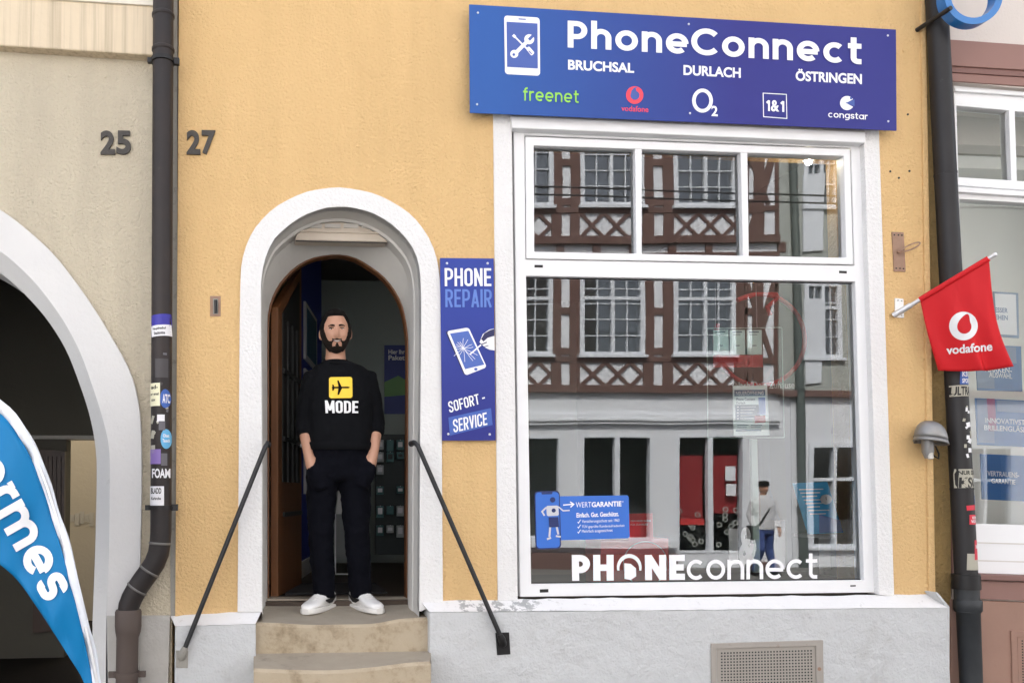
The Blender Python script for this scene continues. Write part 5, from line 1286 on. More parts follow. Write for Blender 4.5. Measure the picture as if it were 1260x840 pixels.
B0_, B1_ = q(1157.5, 455.5, P0.y+.02), q(1247.5, 450.5, P1.y+.03)
def cloth(u, v):
    a = P0.lerp(P1, u); b = B0_.lerp(B1_, u)
    p = a.lerp(b, v)
    p = p+Vector((.018*math.sin(v*math.pi)*(-1 if u < .5 else -1)*(.6+.4*u), 0, 0))
    p += Vector((0, .026*math.sin(u*7+v*2)*v+.014*math.sin(u*15-v*3)*v+.003*math.sin(u*24+v*5)*(.3+v), 0))
    p.z -= .018*math.sin(math.pi*u)*v*v
    return p
nu, nv = 30, 30
mb = MB(); mb.faces([cloth(i/nu, j/nv) for j in range(nv+1) for i in range(nu+1)], [(j*(nu+1)+i, j*(nu+1)+i+1, (j+1)*(nu+1)+i+1, (j+1)*(nu+1)+i) for j in range(nv) for i in range(nu)])
fc = mb.build('cloth', M['red_flag'], VF, smooth=80, fixn=False); sm = fc.modifiers.new('thick', 'SOLIDIFY'); sm.thickness = .002; sm.offset = 0
MB().tube([P0+Vector((0, 0, 0)), P1], .0165, 12).build('sleeve', M['red_flag'], VF, smooth=50)
def uv_of(px, py):
    u = v = .5
    for _ in range(25):
        p = cloth(u, v); d = p-CAM; t = d.dot(fw); X = CX+F*d.dot(rt)/t; Y = CY-F*d.dot(up)/t
        e = .01
        def pr_(u, v):
            d = cloth(u, v)-CAM; t = d.dot(fw); return CX+F*d.dot(rt)/t, CY-F*d.dot(up)/t
        xu = pr_(u+e, v); xv = pr_(u, v+e)
        a, b, c, d2 = (xu[0]-X)/e, (xv[0]-X)/e, (xu[1]-Y)/e, (xv[1]-Y)/e
        det = a*d2-b*c; dx, dy = px-X, py-Y
        u += max(-.3, min(.3, (dx*d2-b*dy)/det)); v += max(-.3, min(.3, (a*dy-c*dx)/det))
    return u, v
def onflag(px, py, o): u, v = uv_of(px, py); return cloth(u, v)+Vector((0, -.0025-o, 0))
def flagpoly(name, rings, m, o):
    mb = MB(); vs = []; fs = []; n = len(rings[0])
    for r in rings: vs += [onflag(x, y, o) for x, y in r]
    for k in range(len(rings)-1): fs += [(k*n+i, k*n+(i+1) % n, (k+1)*n+(i+1) % n, (k+1)*n+i) for i in range(n)]
    if len(rings[-1]) and rings[-1] is not rings[0]: pass
    mb.faces(vs, fs); return mb.build(name, m, VF, fixn=False)
em = Vector((1184.6, 401.2)); rr_ = 17.6
drop = []
for i in range(36):
    a = 360*i/36; r = .50
    x, y = r*math.cos(R(a)), r*math.sin(R(a))
    drop.append([x+.06, y-.04])
for p in drop:                                    # pull the top into a curved tip
    if p[1] > .15: k = (p[1]-.15)/.31; p[1] += .38*k*k; p[0] += .30*k*k-.10*k
disc = [(em.x+rr_*math.cos(R(10*i)), em.y-rr_*math.sin(R(10*i))) for i in range(36)]
din = [(em.x+rr_*a, em.y-rr_*b) for a, b in drop]
rg = [[(dx*(1-t)+ix*t, dy*(1-t)+iy*t) for (dx, dy), (ix, iy) in zip(disc, din)] for t in (0, .2, .4, .6, .8, 1)]
flagpoly('emblem', rg, M['white'], .0025)
pcs = font_text('vodafone', .028)
mb = fit(pcs, [(1163.2, 425.6), (1219.8, 420.2), (1220.2, 431.6), (1163.8, 436.4)], lambda p, e: Vector((p[0], p[1], 0)))
bmesh.ops.subdivide_edges(mb.bm, edges=[e for e in mb.bm.edges if e.calc_length() > 3], cuts=2)
for v in mb.bm.verts: v.co = onflag(v.co.x, v.co.y, .003)
mb.build('lettering', M['white'], VF, fixn=False)
# --- tall blue feather flag at the left edge
FFY = -1.0
FF = thing('feather_flag', 'tall blue feather flag with white hem and white letters ermes at the left edge', 'flag', (q(118, 840, FFY).x, FFY, 0))
e_out = [(-250, 395), (-180, 405), (-120, 422), (-60, 450), (-25, 472), (0, 491), (22, 512), (45, 551), (62, 594), (76, 640), (91, 692), (103, 740), (115, 792), (124.5, 842), (134, 905), (139, 950)]
e_in = [(-250, 404), (-180, 415), (-124, 433), (-66, 461), (-32, 484), (-7, 502), (14, 523), (36, 559), (52.5, 600), (67, 646), (81.5, 697), (94, 745), (106, 797), (115.5, 845), (126, 907), (132, 950)]
e_low = [(-330, 560), (-260, 580), (-190, 605), (-130, 625), (-90, 642), (-50, 662), (-20, 680), (0, 694), (22, 714), (45, 746), (66, 778), (84, 806), (101, 834), (112, 868), (122, 912), (131, 950)]
eo, ei, el = [smooth_arch(e, 70) for e in (e_out, e_in, e_low)]
def ffy(px, py, t): return FFY+.022*math.sin(px*.05+py*.018)+.012*math.sin(py*.06-px*.02)*t+.010*t*math.sin(px*.16+py*.05)+.006*t*t*math.sin(px*.3-py*.11)
def fstrip(A, B, n, Yo=0):
    mb = MB(); rows = []
    for k in range(n+1):
        t = k/n; rows.append([q(a[0]*(1-t)+b[0]*t, a[1]*(1-t)+b[1]*t, ffy(a[0]*(1-t)+b[0]*t, a[1]*(1-t)+b[1]*t, t)+Yo) for a, b in zip(A, B)])
    for r0, r1 in zip(rows, rows[1:]): mb.strip(r0, r1)
    bmesh.ops.remove_doubles(mb.bm, verts=mb.bm.verts, dist=1e-5)
    return mb
o = fstrip(ei, el, 16).build('cloth', M['sky_blue'], FF, smooth=80); sm = o.modifiers.new('thick', 'SOLIDIFY'); sm.thickness = .002
o = fstrip(eo, ei, 2, -.002).build('hem', M['hem'], FF, smooth=80); sm = o.modifiers.new('thick', 'SOLIDIFY'); sm.thickness = .012
pl = [q(a*.5+c*.5, b*.5+d*.5, FFY+.008) for (a, b), (c, d) in zip(eo[::3], ei[::3])]
MB().tube(pl+[Vector((pl[-1].x+.012, FFY, .02))], .009, 8).build('pole', M['alu'], FF, smooth=50)
gx = pl[-1].x+.012
MB().tube([(gx, FFY, .0), (gx, FFY, .08)], [.02, .016], 12).box(gx-.35, gx+.35, FFY-.03, FFY+.03, .004, .012).box(gx-.03, gx+.03, FFY-.35, FFY-.031, .004, .011).build('ground_spike', M['iron_bl'], FF)
pcs = stroke_text('ermes', .20, False, .085)
letter_q = [(-5, 555), (87, 724), (55, 742), (-38, 574)]
mb = fit(pcs, letter_q, lambda p, e: q(p[0], p[1], ffy(p[0], p[1], .5)-.006-e))
mb.build('lettering', M['white'], FF, fixn=False)
# ================================================================== small wall fittings
HP = thing('hook_plate', 'rusty riveted plate with an iron ring right of the shop window', 'wall hook', tuple(q(1106, 334, 0)))
MB().pp([(1097.8, 285.2), (1112, 285.8), (1114.6, 334.2), (1100.5, 333.8)], -.007, .003).build('plate', M['rust'], HP, bevel=.0015)
for x, y in ((1100.5, 289), (1105.5, 289.2), (1109.8, 289.4), (1102.8, 330), (1107.5, 330.2), (1111.8, 330.5)): screw(HP, x, y, -.008, .005, M['black'])
c = q(1107, 309.5, -.015); MB().ball(c, .014, .010, .014, 12, 8).build('eye_bolt', M['rust'], HP, smooth=60)
rc = [c+Vector((.075*(1-math.cos(a))/1.0*.5*1.45, -.012-.02*math.sin(a/2), .045*(1-math.cos(a))*.5+.016*math.sin(a))) for a in [2*math.pi*i/24 for i in range(25)]]
MB().tube(rc, .0042, 8, False).build('ring', M['rust'], HP, smooth=50)
SB = thing('wall_bracket', 'small weathered steel wall bracket with a dark slot between handrail and downpipe', 'wall bracket', tuple(q(265, 390, 0)))
MB().pp([(258.5, 364), (271.5, 364), (271.5, 389), (258.5, 389)], -.004, .003, [[(262, 367), (268.5, 367), (268.5, 386.5), (262, 386.5)]]).build('plate', M['rust'], SB, bevel=.001)
MB().pp([(262, 367), (268.5, 367), (268.5, 386.5), (262, 386.5)], -.0015, .003).build('recess', M['greyplate'], SB)
MB().tube([q(265.4, 369, -.012), q(265.6, 385, -.012)], .0085, 10).build('pin', M['iron'], SB, smooth=50)
LM = thing('wall_lamp', 'dented grey metal lamp hood on the wall right of the shop window', 'lamp', tuple(q(1146, 565, 0)))
lc = q(1145.5, 540, -.10)
rings = []
for k in range(9):
    a = k/8*math.pi/2; r = .086*math.sin(a)**.75; z = .108*math.cos(a)
    rings.append([lc+Vector((r*1.0*math.cos(t)+.01*z, r*math.sin(t)*.95, z-.018*math.cos(t)*r/.086)) for t in [2*math.pi*i/28 for i in range(28)]])
mb = MB(); mb.loft([[p+Vector((0, 0, 0)) for p in r] for r in rings], False)
rim = [lc+Vector((.092*math.cos(t), .088*math.sin(t), -.022-.018*math.cos(t))) for t in [2*math.pi*i/28 for i in range(28)]]
mb.loft([rings[-1], rim], False)
hd = mb.build('hood', M['zinc'], LM, smooth=60); sm = hd.modifiers.new('thick', 'SOLIDIFY'); sm.thickness = .004
MB().tube([lc+Vector((-.005, .02, .02)), lc+Vector((-.005, .02, -.075)), lc+Vector((-.002, .02, -.115))], [.034, .032, .020], 14).build('lamp_body', M['zinc'], LM, smooth=40)
MB().tube([lc+Vector((-.005, .015, -.05)), lc+Vector((-.004, .0, -.12))], [.022, .014], 12).build('bulb', M['pvc_grey'], LM, smooth=50)
MB().box(lc.x-.03, lc.x+.03, lc.y+.05, .0, lc.z-.02, lc.z+.03).build('mount', M['zinc'], LM, bevel=.004)
MB().tube([lc+Vector((.03, .05, -.04)), lc+Vector((.055, .045, -.10)), lc+Vector((.08, .04, -.115)), lc+Vector((.092, .05, -.085)), lc+Vector((.085, .07, -.03)), lc+Vector((.06, .10, .0))], .005, 8).build('cable', M['iron_bl'], LM, smooth=50)
RG = thing('ring_sign', 'blue enamel ring of a hanging sign cut off by the top right corner', 'sign', tuple(q(1197, -8, -.25)))
rc_ = Vector((1198, -6)); ro, ri = 34, 27
def ringpts(r, Y): return [q(rc_.x+r*math.cos(R(a)), rc_.y-r*math.sin(R(a)), Y) for a in range(0, 360, 8)]
ao, ai_, bo, bi = ringpts(36, -.22), ringpts(28, -.22), [p+Vector((0, .06, 0)) for p in ringpts(36, -.22)], [p+Vector((0, .06, 0)) for p in ringpts(28, -.22)]
MB().strip(ao, ai_, True).strip(bo, bi, True).strip(ao, bo, True).strip(ai_, bi, True).build('ring', M['ring_blue'], RG, smooth=40)
p = q(1170, 10, -.235); MB().tube([p, Vector((p.x-.02, RY, p.z))], .014, 10).build('bracket', M['iron'], RG, smooth=50)
# ================================================================== stickers and lettering on the shop glass
G1 = GY-.003
WG = thing('window_sticker', 'blue insurance sticker with smartphone and check list low on the shop glass', 'sticker', tuple(q(716, 675, G1)), 'lettering and stickers on the shop glass')
MB().pp(rrect([(683, 610.2), (773.5, 609), (774.8, 661.6), (684, 664.5)], 2.5), G1, G1+.002).build('sheet', M['decal_blue'], WG)
Flat(G1-.0004).poly(rrect([(657.3, 604), (688.6, 603.4), (690.6, 674.6), (659.2, 675.8)], 5)).build('phone_edge', M['decal_navy'], WG)
Flat(G1-.001).poly(rrect([(658.8, 605.4), (687.6, 604.8), (689, 673), (660.4, 674.2)], 4.5)).build('phone_screen', M['decal_blue'], WG)
Flat(G1-.0014).poly(rrect([(666, 604.8), (680, 604.4), (679.5, 607.6), (666.5, 608)], 1.2)).build('phone_notch', M['decal_navy'], WG)
letter(WG, 'lettering', 'WERT', [(708.5, 617.6), (727.5, 617.2), (727.5, 623.6), (708.5, 624)], G1-.001, M['white'], -.005)
letter(WG, 'lettering', 'GARANTIE', [(728, 617.2), (764.6, 616), (764.6, 622.6), (728, 623.6)], G1-.001, M['white'], .03)
letter(WG, 'lettering', '®', [(765.4, 616), (767.2, 616), (767.2, 618), (765.4, 618)], G1-.001, M['white'])
letter(WG, 'lettering', 'Einfach. Gut. Geschützt.', [(709.4, 630.6), (761.4, 629), (761.4, 634.6), (709.4, 636.4)], G1-.001, M['white'], .025)
for k, tx_ in enumerate(('Versicherungsschutz seit 1963', 'TÜV-geprüfte Kundenzufriedenheit', 'Mehrfach ausgezeichnet')):
    y = 639.2+6.1*k; x1 = (762, 768.5, 753.8)[k]
    letter(WG, 'lettering', tx_, [(716, y), (x1, y-1.4), (x1, y+3.2), (716, y+4.8)], G1-.001, M['white'], .0)
    Flat(G1-.001).line([(710.8, y+2.4), (711.8, y+4), (714.4, y-.2)], .8).build('check_mark', M['white'], WG)
Flat(G1-.001).line([(693, 621), (705, 620)], 1.4).line([(701.5, 617), (706, 620), (702, 623.6)], 1.4).build('arrow', M['white'], WG)
fl = Flat(G1-.002)   # plain machine figure built of simple shapes
fl.poly(rrect([(672, 622), (687, 621.4), (687.6, 634), (673, 634.6)], 2)).line([(672, 624), (667, 629), (670, 634)], 2).line([(687, 623), (693, 628), (701, 627.5)], 1.6).line([(677, 648), (676, 660)], 2.4).line([(685, 648), (687, 657)], 2.4).line([(673, 663), (678, 661)], 2.4).line([(684, 659), (690, 660)], 2.2)
fl.build('figure_print', M['white_soft'], WG)
for nm_, pg_ in (('figure_head', circ(680, 614.5, 3.3, 14)), ('figure_badge', circ(681.3, 627.6, 2.6, 14)), ('figure_hips', [(675, 636), (687, 635.6), (688, 648), (676, 648.4)])): Flat(G1-.0045).poly(pg_).build(nm_, M['decal_navy'], WG)
PC = thing('window_lettering', 'white PHONEconnect lettering along the lower edge of the shop glass', 'lettering', tuple(q(850, 713, G1)), 'lettering and stickers on the shop glass')
letter(PC, 'lettering', 'PH', [(703.5, 682.2), (755, 682), (755.2, 713.8), (704, 714)], G1, M['white'], stroke=.25, track=.11)
fl = Flat(G1); o1 = circ(774.3, 697.5, 15.2, 26, 16.4, -14, 194); i1 = circ(774.3, 699.5, 12.2, 26, 13.6, 188, -8)
fl.poly(o1+i1).poly([(768.2, 692.4), (776, 693.2), (782.6, 698.6), (782.8, 708.6), (776, 713), (768.4, 711.6)]).build('emblem', M['white'], PC)
letter(PC, 'lettering', 'NE', [(793.4, 682), (842.6, 681.6), (842.8, 713.2), (793.8, 713.6)], G1, M['white'], stroke=.25, track=.11)
letter(PC, 'lettering', 'connect', [(845, 680.8), (1005.6, 680.4), (1005.6, 711.4), (845, 713)], G1, M['white'], stroke=.14, track=.085)
PN = thing('opening_poster', 'white opening notice with blue header taped inside the shop glass', 'poster', tuple(q(923, 535, GY+.02)))
G2 = GY+.012
MB().pp([(901.5, 474.6), (944, 474.2), (946.8, 535.4), (902.6, 536)], G2, G2+.002).build('sheet', mat('pale_mint_paper', (.80, .90, .88, 1), .6), PN)
M['p_teal'] = mat('poster_teal', lin(46, 92, 120), .6); M['p_slate'] = mat('poster_slate', lin(92, 110, 130), .6); M['p_red'] = mat('poster_red', lin(190, 90, 90), .6); M['p_blue'] = mat('poster_sky', lin(70, 120, 190), .6)
Flat(G2-.0006).poly([(903.5, 479.5), (941.5, 479.2), (941.8, 486.8), (903.7, 487.2)]).build('print', M['p_teal'], PN)
letter(PN, 'lettering', 'NEUERÖFFNUNG', [(905.5, 480.6), (939.6, 480.3), (939.6, 485.6), (905.5, 486)], G2-.0012, M['white'], .02)
letter(PN, 'lettering', 'Phone Connect', [(906, 489.2), (929, 489), (929, 492.6), (906, 492.9)], G2-.0008, M['p_slate'], .02); letter(PN, 'lettering', 'Durlach', [(906, 494), (917, 494), (917, 497), (906, 497)], G2-.0008, M['p_slate'], .02)
Flat(G2-.0006).poly([(904.4, 498), (935, 497.6), (935.6, 516.4), (904.8, 516.8)]).build('print', M['p_slate'], PN)
fl = Flat(G2-.0012)
for k in range(5): fl.line([(907, 500.5+3.6*k), (909, 500.4+3.6*k)], 1.2).line([(911, 500.4+3.6*k), (930-2*(k % 3), 500.2+3.6*k)], .6)
fl.build('print_lines', M['white'], PN)
Flat(G2-.0014).poly([(933, 489), (941.4, 488.8), (942.4, 510), (934, 510)]).build('print', M['p_blue'], PN)
Flat(G2-.0016).poly([(928.4, 511.4), (941.6, 511), (942, 519.4), (928.8, 520)]).build('print', M['p_red'], PN)
fl = Flat(G2-.001)
for k in range(2): fl.line([(907+17*k, 523), (921+17*k, 522.8)], .8).line([(907+17*k, 525.6), (919+17*k, 525.4)], .6)
fl.line([(905, 529.4), (937, 529)], 2.2).build('print_lines', M['p_teal'], PN)
# ================================================================== inside the shop
AH = thing('display_sheet', 'clear acrylic display holder with price sheets and red strip behind the shop glass', 'display', tuple(q(917, 538, .25)))
AY = .22
MB().faces([q(x, y, AY) for x, y in ((870, 404), (962, 403), (965, 538), (871, 539))], [(3, 2, 1, 0)]).build('acrylic_sheet', M['acrylic'], AH, fixn=False)
for a, b in (((870, 404), (962, 403)), ((962, 403), (965, 538)), ((965, 538), (871, 539)), ((871, 539), (870, 404))):
    MB().tube([q(*a, AY), q(*b, AY)], .003, 6).build('sheet_edge', mat('acrylic_edge', (.55, .72, .66, 1), .3), AH)
M['paper'] = mat('mint_white_paper', (.80, .90, .87, 1), .6)
for k in range(3):
    x = 877.5+20.6*k; MB().pp([(x, 406), (x+18.6, 405.8), (x+19, 436), (x+.4, 436.2)], AY+.01, AY+.012).build('price_sheet', M['paper'], AH)
    Flat(AY+.0092).line([(x+3, 408.5), (x+15, 408.4)], 1.4).line([(x+4, 411.6), (x+13, 411.5)], .7).line([(x+7, 425), (x+12, 425)], 1).build('print_lines', M['p_slate'], AH)
MB().pp([(877.5, 437), (938.6, 436.4), (939, 451.5), (878, 452)], AY+.01, AY+.012).build('red_strip', mat('red_card', (.62, .04, .05, 1), .6), AH)
MB().tube([q(930, 346, AY), q(931.5, 404, AY)], .002, 6).build('hanging_wire', M['alu'], AH); MB().tube([q(880, 346, AY), q(880.5, 404, AY)], .002, 6).build('hanging_wire', M['alu'], AH)
t = thing('acrylic_stand', 'tall clear acrylic panel with bright edges standing right of centre in the shop window', 'display', tuple(q(931, 705, .6)))
MB().pp([(924, 540), (932, 540), (936, 704), (928, 704)], .6, .62).build('panel_edge', MATS['acrylic_edge'], t, bevel=.002)
MB().faces([q(x, y, .61) for x, y in ((934, 540), (966, 540), (969, 704), (938, 704))], [(3, 2, 1, 0)]).build('acrylic_sheet', M['acrylic'], t, fixn=False)
RW = thing('red_ring_sign', 'large red outlined speech mark ring hanging inside the shop window', 'sign', tuple(q(940, 470, .7)))
YR = .75; cr_ = (930, 418)
ring = circ(935, 418, 55, 60, 56, 120, -200); mb = MB(); 
mb.tube([q(x, y, YR) for x, y in ring], .016, 8).tube([q(908, 369, YR), q(930, 362, YR), q(955, 362, YR), q(958, 366, YR), q(944, 378, YR), q(948, 388, YR)], .016, 8)
mb.build('ring', mat('red_acrylic', (.7, .03, .04, 1), .4), RW, smooth=50)
HT_ = thing('hanging_lettering', 'white letters Nach Dein Zuhause floating behind the shop glass', 'lettering', tuple(q(940, 478, .45)))
letter(HT_, 'lettering', 'Nach Dein Zuhause', [(904, 469.5), (977.5, 469), (977.5, 477.5), (904, 478.5)], .45, M['white'], .01)
def board(name, label, cat, px, m, Y0, Y1, **k):
    t = thing(name, label, cat, tuple(q(px[2][0], px[2][1], Y0))); MB().pp(px, Y0, Y1).build('panel', m, t, bevel=.001); return t
M['inside_red'] = mat('shop_red', (.66, .03, .04, 1), .6)
t = board('red_poster', 'red poster with two small white lines behind the blue sticker', 'poster', [(772, 631.5), (803, 631), (804, 664), (773, 664.6)], M['inside_red'], .16, .165)
letter(t, 'lettering', 'DEIN NEUES GLÜCK', [(776, 639), (801, 638.6), (801, 641.4), (776, 641.8)], .158, M['white_soft'], .02); letter(t, 'lettering', 'FÜR ZUHAUSE', [(776, 643.4), (797, 643), (797, 645.8), (776, 646.2)], .158, M['white_soft'], .02)
t = thing('red_cube', 'red display cube standing low in the shop window', 'display', tuple(q(780, 718, .45)))
MB().pp([(739, 664), (823, 662), (824, 722), (740, 724)], .30, .55).build('body', M['inside_red'], t, bevel=.006)
Flat(.2985).line(circ(794, 693, 27, 40), 1.2, True).build('ring_print', M['white_soft'], t)
t = board('leaflet', 'light blue leaflet with white lines standing right in the shop window', 'leaflet', [(975, 594), (1018, 592.5), (1038, 655), (994, 657)], mat('leaflet_blue', lin(60, 175, 235), .5), .30, .304)
fl = Flat(.2985)
for k in range(8): fl.line([(983+2.0*k, 602+4.3*k), (1013+1.2*k-(k % 3)*5, 601.4+4.3*k)], 1.3)
fl.build('print_lines', M['white'], t)
Flat(.2980).poly([(1008, 632), (1034, 640), (1037, 654), (1008, 655.4)]).build('print', M['lt_blue'], t)
t = thing('table_clock', 'small round clock on the leaflet table in the shop window', 'clock', tuple(q(1016, 620, .27)))
MB().tube([q(1016.5, 614, .27), q(1016.5, 614, .29)], .032, 24).build('case', M['alu'], t, smooth=40); Flat(.2685).poly(circ(1016.5, 614, 5.0, 20)).build('dial', M['white_soft'], t)
Flat(.268).line([(1016.5, 614), (1016.5, 610.6)], .7).line([(1016.5, 614), (1019, 615.2)], .7).build('hand', M['black'], t)
t = board('phone_poster', 'dark leaning smartphone standee right in the shop window', 'display', [(1030, 500), (1041, 502), (1036, 536), (1025, 533)], mat('dim_slate', (.10, .10, .12, 1), .4), .5, .52)
t = thing('number_letters', 'pale outlined figures 1&1 standing on the window platform', 'lettering', tuple(q(960, 705, .8)))
for k, (ch, qd) in enumerate((('1', [(897, 650), (908, 650), (908, 694), (897, 694)]), ('&', [(909, 648), (930, 648), (930, 694), (909, 694)]), ('1', [(953, 640), (966, 640), (966, 700), (953, 700)]), ('8', [(970, 640), (992, 640), (992, 700), (970, 700)]), ('1', [(1008, 640), (1022, 640), (1022, 700), (1008, 700)]))):
    if ch != '8': letter(t, 'figure', ch, qd, .55+.002*k, M['white'], .04)
t = thing('side_table', 'small white round table behind the shop glass', 'table', tuple(q(1010, 716, .6)))
tc_ = q(1010, 660, .62); MB().tube([tc_, tc_+Vector((0, 0, .02))], .16, 28).build('tabletop', M['white_soft'], t, smooth=40)
MB().tube([tc_, Vector((tc_.x, tc_.y, swz))], .014, 10).build('leg', M['alu'], t, smooth=40)
# ceiling lamp in the shop
t = thing('ceiling_lamp', 'small lit ceiling lamp inside the shop seen in the top right pane', 'lamp', tuple(q(995, 199, .25)))
p = q(995, 200, .25)
MB().ball(p, .020, .020, .016, 12, 8).build('bulb', emis('lamp_glow', (1, .88, .68, 1), 60), t, smooth=60)
MB().tube([p+Vector((0, 0, .02)), Vector((p.x, p.y, wh[1][1]-.001))], .004, 8).build('rod', M['iron'], t); MB().tube([p+Vector((0, 0, .05)), p+Vector((0, 0, .015))], [.016, .034], 16, False).build('shade', M['iron'], t, smooth=50)
# --- seen through the doorway
t = thing('wall_poster', 'dark blue parcel poster on the wall inside the doorway', 'poster', tuple(q(487, 510, 3.2)))
MB().pp([(473, 424.5), (507, 424.5), (507, 509), (473, 509)], 3.2, 3.21).build('sheet', mat('poster_midnight', (.02, .035, .16, 1), .6), t)
letter(t, 'lettering', 'Hier Ihr', [(478, 430), (498, 430), (498, 435.5), (478, 435.5)], 3.197, M['white_soft'], .02); letter(t, 'lettering', 'Paket', [(478, 437), (498, 437), (498, 443), (478, 443)], 3.197, M['white_soft'], .02)
Flat(3.198).poly([(473, 470), (490, 462), (507, 472), (507, 485), (473, 488)]).build('print', mat('dim_green_print', (.10, .22, .08, 1), .6), t)
MB().box(q(390, 600, 3.3).x, q(620, 600, 3.3).x, 3.212, 3.32, fz, 3.6).build('partition', M['in_wall'], HY)
RK = thing('accessory_rack', 'dark pegboard rack with rows of hanging phone accessories inside the doorway', 'rack', tuple(q(480, 680, 2.4)))
M['rack'] = mat('dark_teal_pegboard', (.010, .020, .022, 1), .6)
MB().pp([(462, 534), (520, 534), (520, 682), (462, 682)], 2.4, 2.45).build('back_panel', M['rack'], RK)
M['pack'] = mat('blister_pack', (.30, .33, .34, 1), .4); M['pack2'] = mat('teal_pack', (.03, .11, .115, 1), .5)
random.seed(11)
for r_, y in enumerate((541, 556, 572, 598, 622, 646)):
    for c_ in range(4):
        if random.random() < .12: continue
        x = 463.5+12.4*c_; h_ = random.uniform(8, 15)
        pk = MB().pp([(x, y), (x+8.6, y), (x+8.6, y+h_), (x, y+h_)], 2.33, 2.36).build('pack', M['pack2'] if random.random() < .3 else M['pack'], RK, bevel=.003)
        Flat(2.3285).poly([(x+1.5, y+2.5), (x+7, y+2.5), (x+7, y+h_*.7), (x+1.5, y+h_*.7)]).build('pack_print', random.choice((M['rack'], M['white_soft'], M['pack2'])), pk)
        MB().tube([q(x+4.3, y, 2.39), q(x+4.3, y, 2.31)], .003, 6).build('hook', M['alu'], RK)
BS = thing('brochure_stand', 'pale brochure stand on a thin white frame inside the doorway between the legs', 'stand', tuple(q(420, 707, 1.9)))
MB().pp([(417, 597), (424, 597), (429.5, 632), (413.5, 632)], 1.9, 1.94).build('header', mat('brochure_white', (.6, .62, .60, 1), .6), BS)
MB().pp([(413.5, 633), (429.5, 633), (429.5, 686), (413.5, 686)], 1.905, 1.935).build('panel', mat('brochure_grey', (.2, .22, .22, 1), .6), BS)
for a, b in (((412.6, 632), (412.6, 706)), ((430.3, 632), (430.3, 706)), ((412.6, 706), (430.3, 706))): MB().tube([q(*a, 1.92), q(*b, 1.92)], .006, 8).build('frame_tube', M['white'], BS)
for k in range(3):
    t = thing('wall_picture', ('upper', 'middle', 'lower')[k]+' pale framed picture on the blue wall inside the doorway', 'picture', along(.5, 0, 2.5-.52*k), 'pictures on the blue wall')
    z0 = 2.62-.56*k
    wallslab(.30, .72, z0, z0+.48, .001, .02).build('frame', M['white_soft'], t); wallslab(.34, .68, z0+.04, z0+.44, .021, .024).build('print', M['p_teal'], t)
tag(MB().box(q(350, 730, 1).x, q(470, 730, 1).x, .75, 1.35, fz, fz+.012).build('door_mat', mat('grey_mat', (.03, .03, .033, 1), .95)), 'dark grey door mat on the floor just inside the doorway', 'mat')
# ================================================================== passer-by across the street (mirrored)
PW = Vector((mz_(941, 690)[0], -9.4, 0)); kk = 1.0
WK = thing('person', 'passer-by in grey jacket and blue jeans with shoulder bag, mirrored in the shop glass', 'person', tuple(PW))
xx = q(941, 640, 2*GY+9.4).x; PW.x = xx; WK.location = PW
def wp(x, y, z): return PW+Vector((x, y, z))
b = MB()
b.ball(wp(0, 0, 1.60), .078, .095, .12, 16, 12).tube([wp(0, -.01, 1.52), wp(0, -.02, 1.42)], [.055, .07], 12)
b.loft([[PW+v for v in ell(*r)] for r in (((0, -.02, 1.42), .12, .08), ((0, -.02, 1.3), .17, .11), ((0, 0, 1.0), .15, .11), ((0, 0, .88), .16, .11))])
wl = {-1: ((-.09, 0, .88), (-.13, .09, .48), (-.16, -.10, .09)), 1: ((.09, 0, .88), (.10, -.02, .47), (.13, .10, .07))}
wa = {-1: ((-.19, -.02, 1.36), (-.25, -.06, 1.10), (-.22, .04, .88)), 1: ((.19, -.02, 1.36), (.26, .02, 1.10), (.23, .10, .88))}
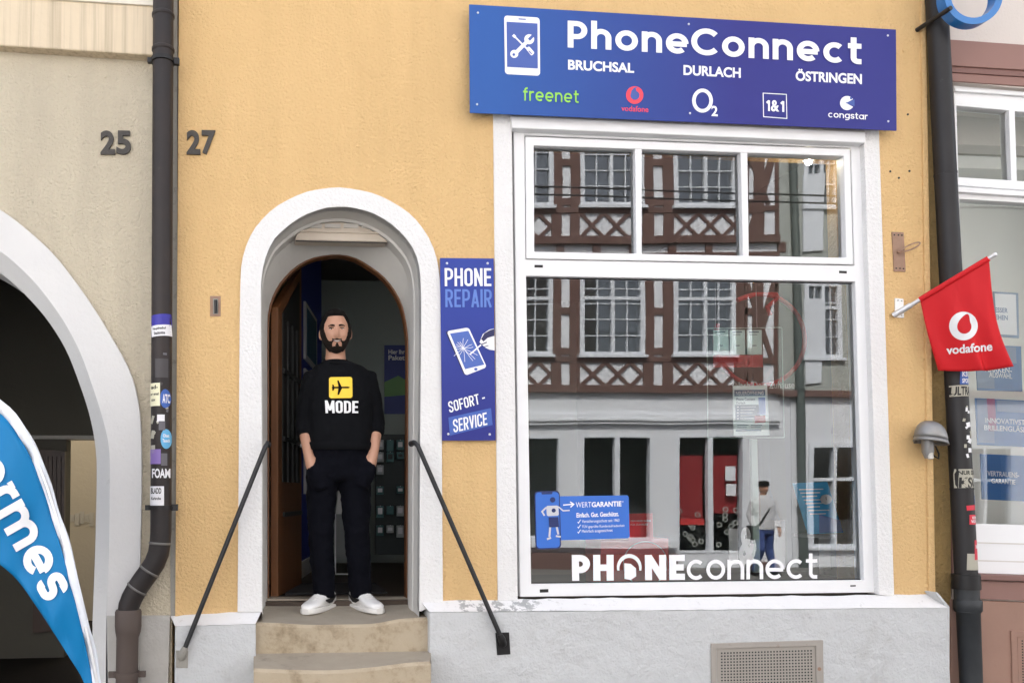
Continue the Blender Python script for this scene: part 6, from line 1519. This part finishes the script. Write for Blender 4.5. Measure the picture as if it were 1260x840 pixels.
for s_ in (-1, 1):
    b.tube([wp(*p) for p in wl[s_]], [.08, .055, .04], 12); b.tube([wp(*p) for p in wa[s_]]+[wp(*wa[s_][2])+Vector((0, .02, -.09))], [.05, .042, .032, .035], 12)
    h = Vector(wa[s_][2])
    for f_ in range(4): b.tube([PW+h+Vector(((f_-1.5)*.016, .02, -.08)), PW+h+Vector(((f_-1.5)*.016, .025, -.15)), PW+h+Vector(((f_-1.5)*.014, .005, -.175))], [.009, .0085, .007], 6)
bo_ = b.build('body', M['skin'], WK); remesh(bo_, .01, 3); bake(bo_)
b = MB(); b.loft([[PW+v for v in ell(*r)] for r in (((0, -.02, 1.47), .07, .07), ((0, -.02, 1.41), .15, .10), ((0, -.02, 1.3), .20, .13), ((0, 0, 1.05), .185, .13), ((0, 0, .84), .20, .135))])
for s_ in (-1, 1): b.tube([wp(*p) for p in wa[s_]], [.07, .06, .05], 14)
o = b.build('jacket', mat('light_grey_jacket', (.52, .52, .54, 1), .85), WK); remesh(o, .012, 4); bake(o)
b = MB(); b.loft([[PW+v for v in ell(*r)] for r in (((0, 0, .95), .165, .115), ((0, 0, .82), .18, .125), ((0, 0, .76), .17, .11))])
for s_ in (-1, 1): b.tube([wp(*p) for p in wl[s_]], [.10, .075, .06], 14)
o = b.build('jeans', mat('blue_jeans', (.04, .07, .22, 1), .8), WK); remesh(o, .012, 4); bake(o)
MB().loft([[PW+v for v in ell(*r)] for r in (((0, 0, 1.725), .03, .04), ((0, 0, 1.71), .075, .09), ((0, 0, 1.66), .088, .105), ((0, .0, 1.63), .088, .105))]).build('cap', M['hair'], WK, smooth=50)
MB().tube([wp(.17, -.05, 1.43), wp(.02, .125, 1.2), wp(-.14, .13, .98), wp(-.20, .06, .90)], .014, 8).build('bag_strap', M['black'], WK, smooth=50)
MB().box(PW.x-.30, PW.x-.17, PW.y-.10, PW.y+.12, .66, .92).build('shoulder_bag', M['black'], WK, bevel=.02)
for s_ in (-1, 1):
    a = Vector(wl[s_][2]); MB().loft([[wp(a.x+r[0]*math.cos(t), a.y+l, max(0.0, .045+r[1]*math.sin(t))) for t in [2*math.pi*i/14 for i in range(14)]] for l, r in ((-.10, (.02, .03)), (-.07, (.04, .05)), (.05, (.045, .045)), (.13, (.04, .03)), (.17, (.02, .02)))]).build('shoe', M['black'], WK, smooth=60)
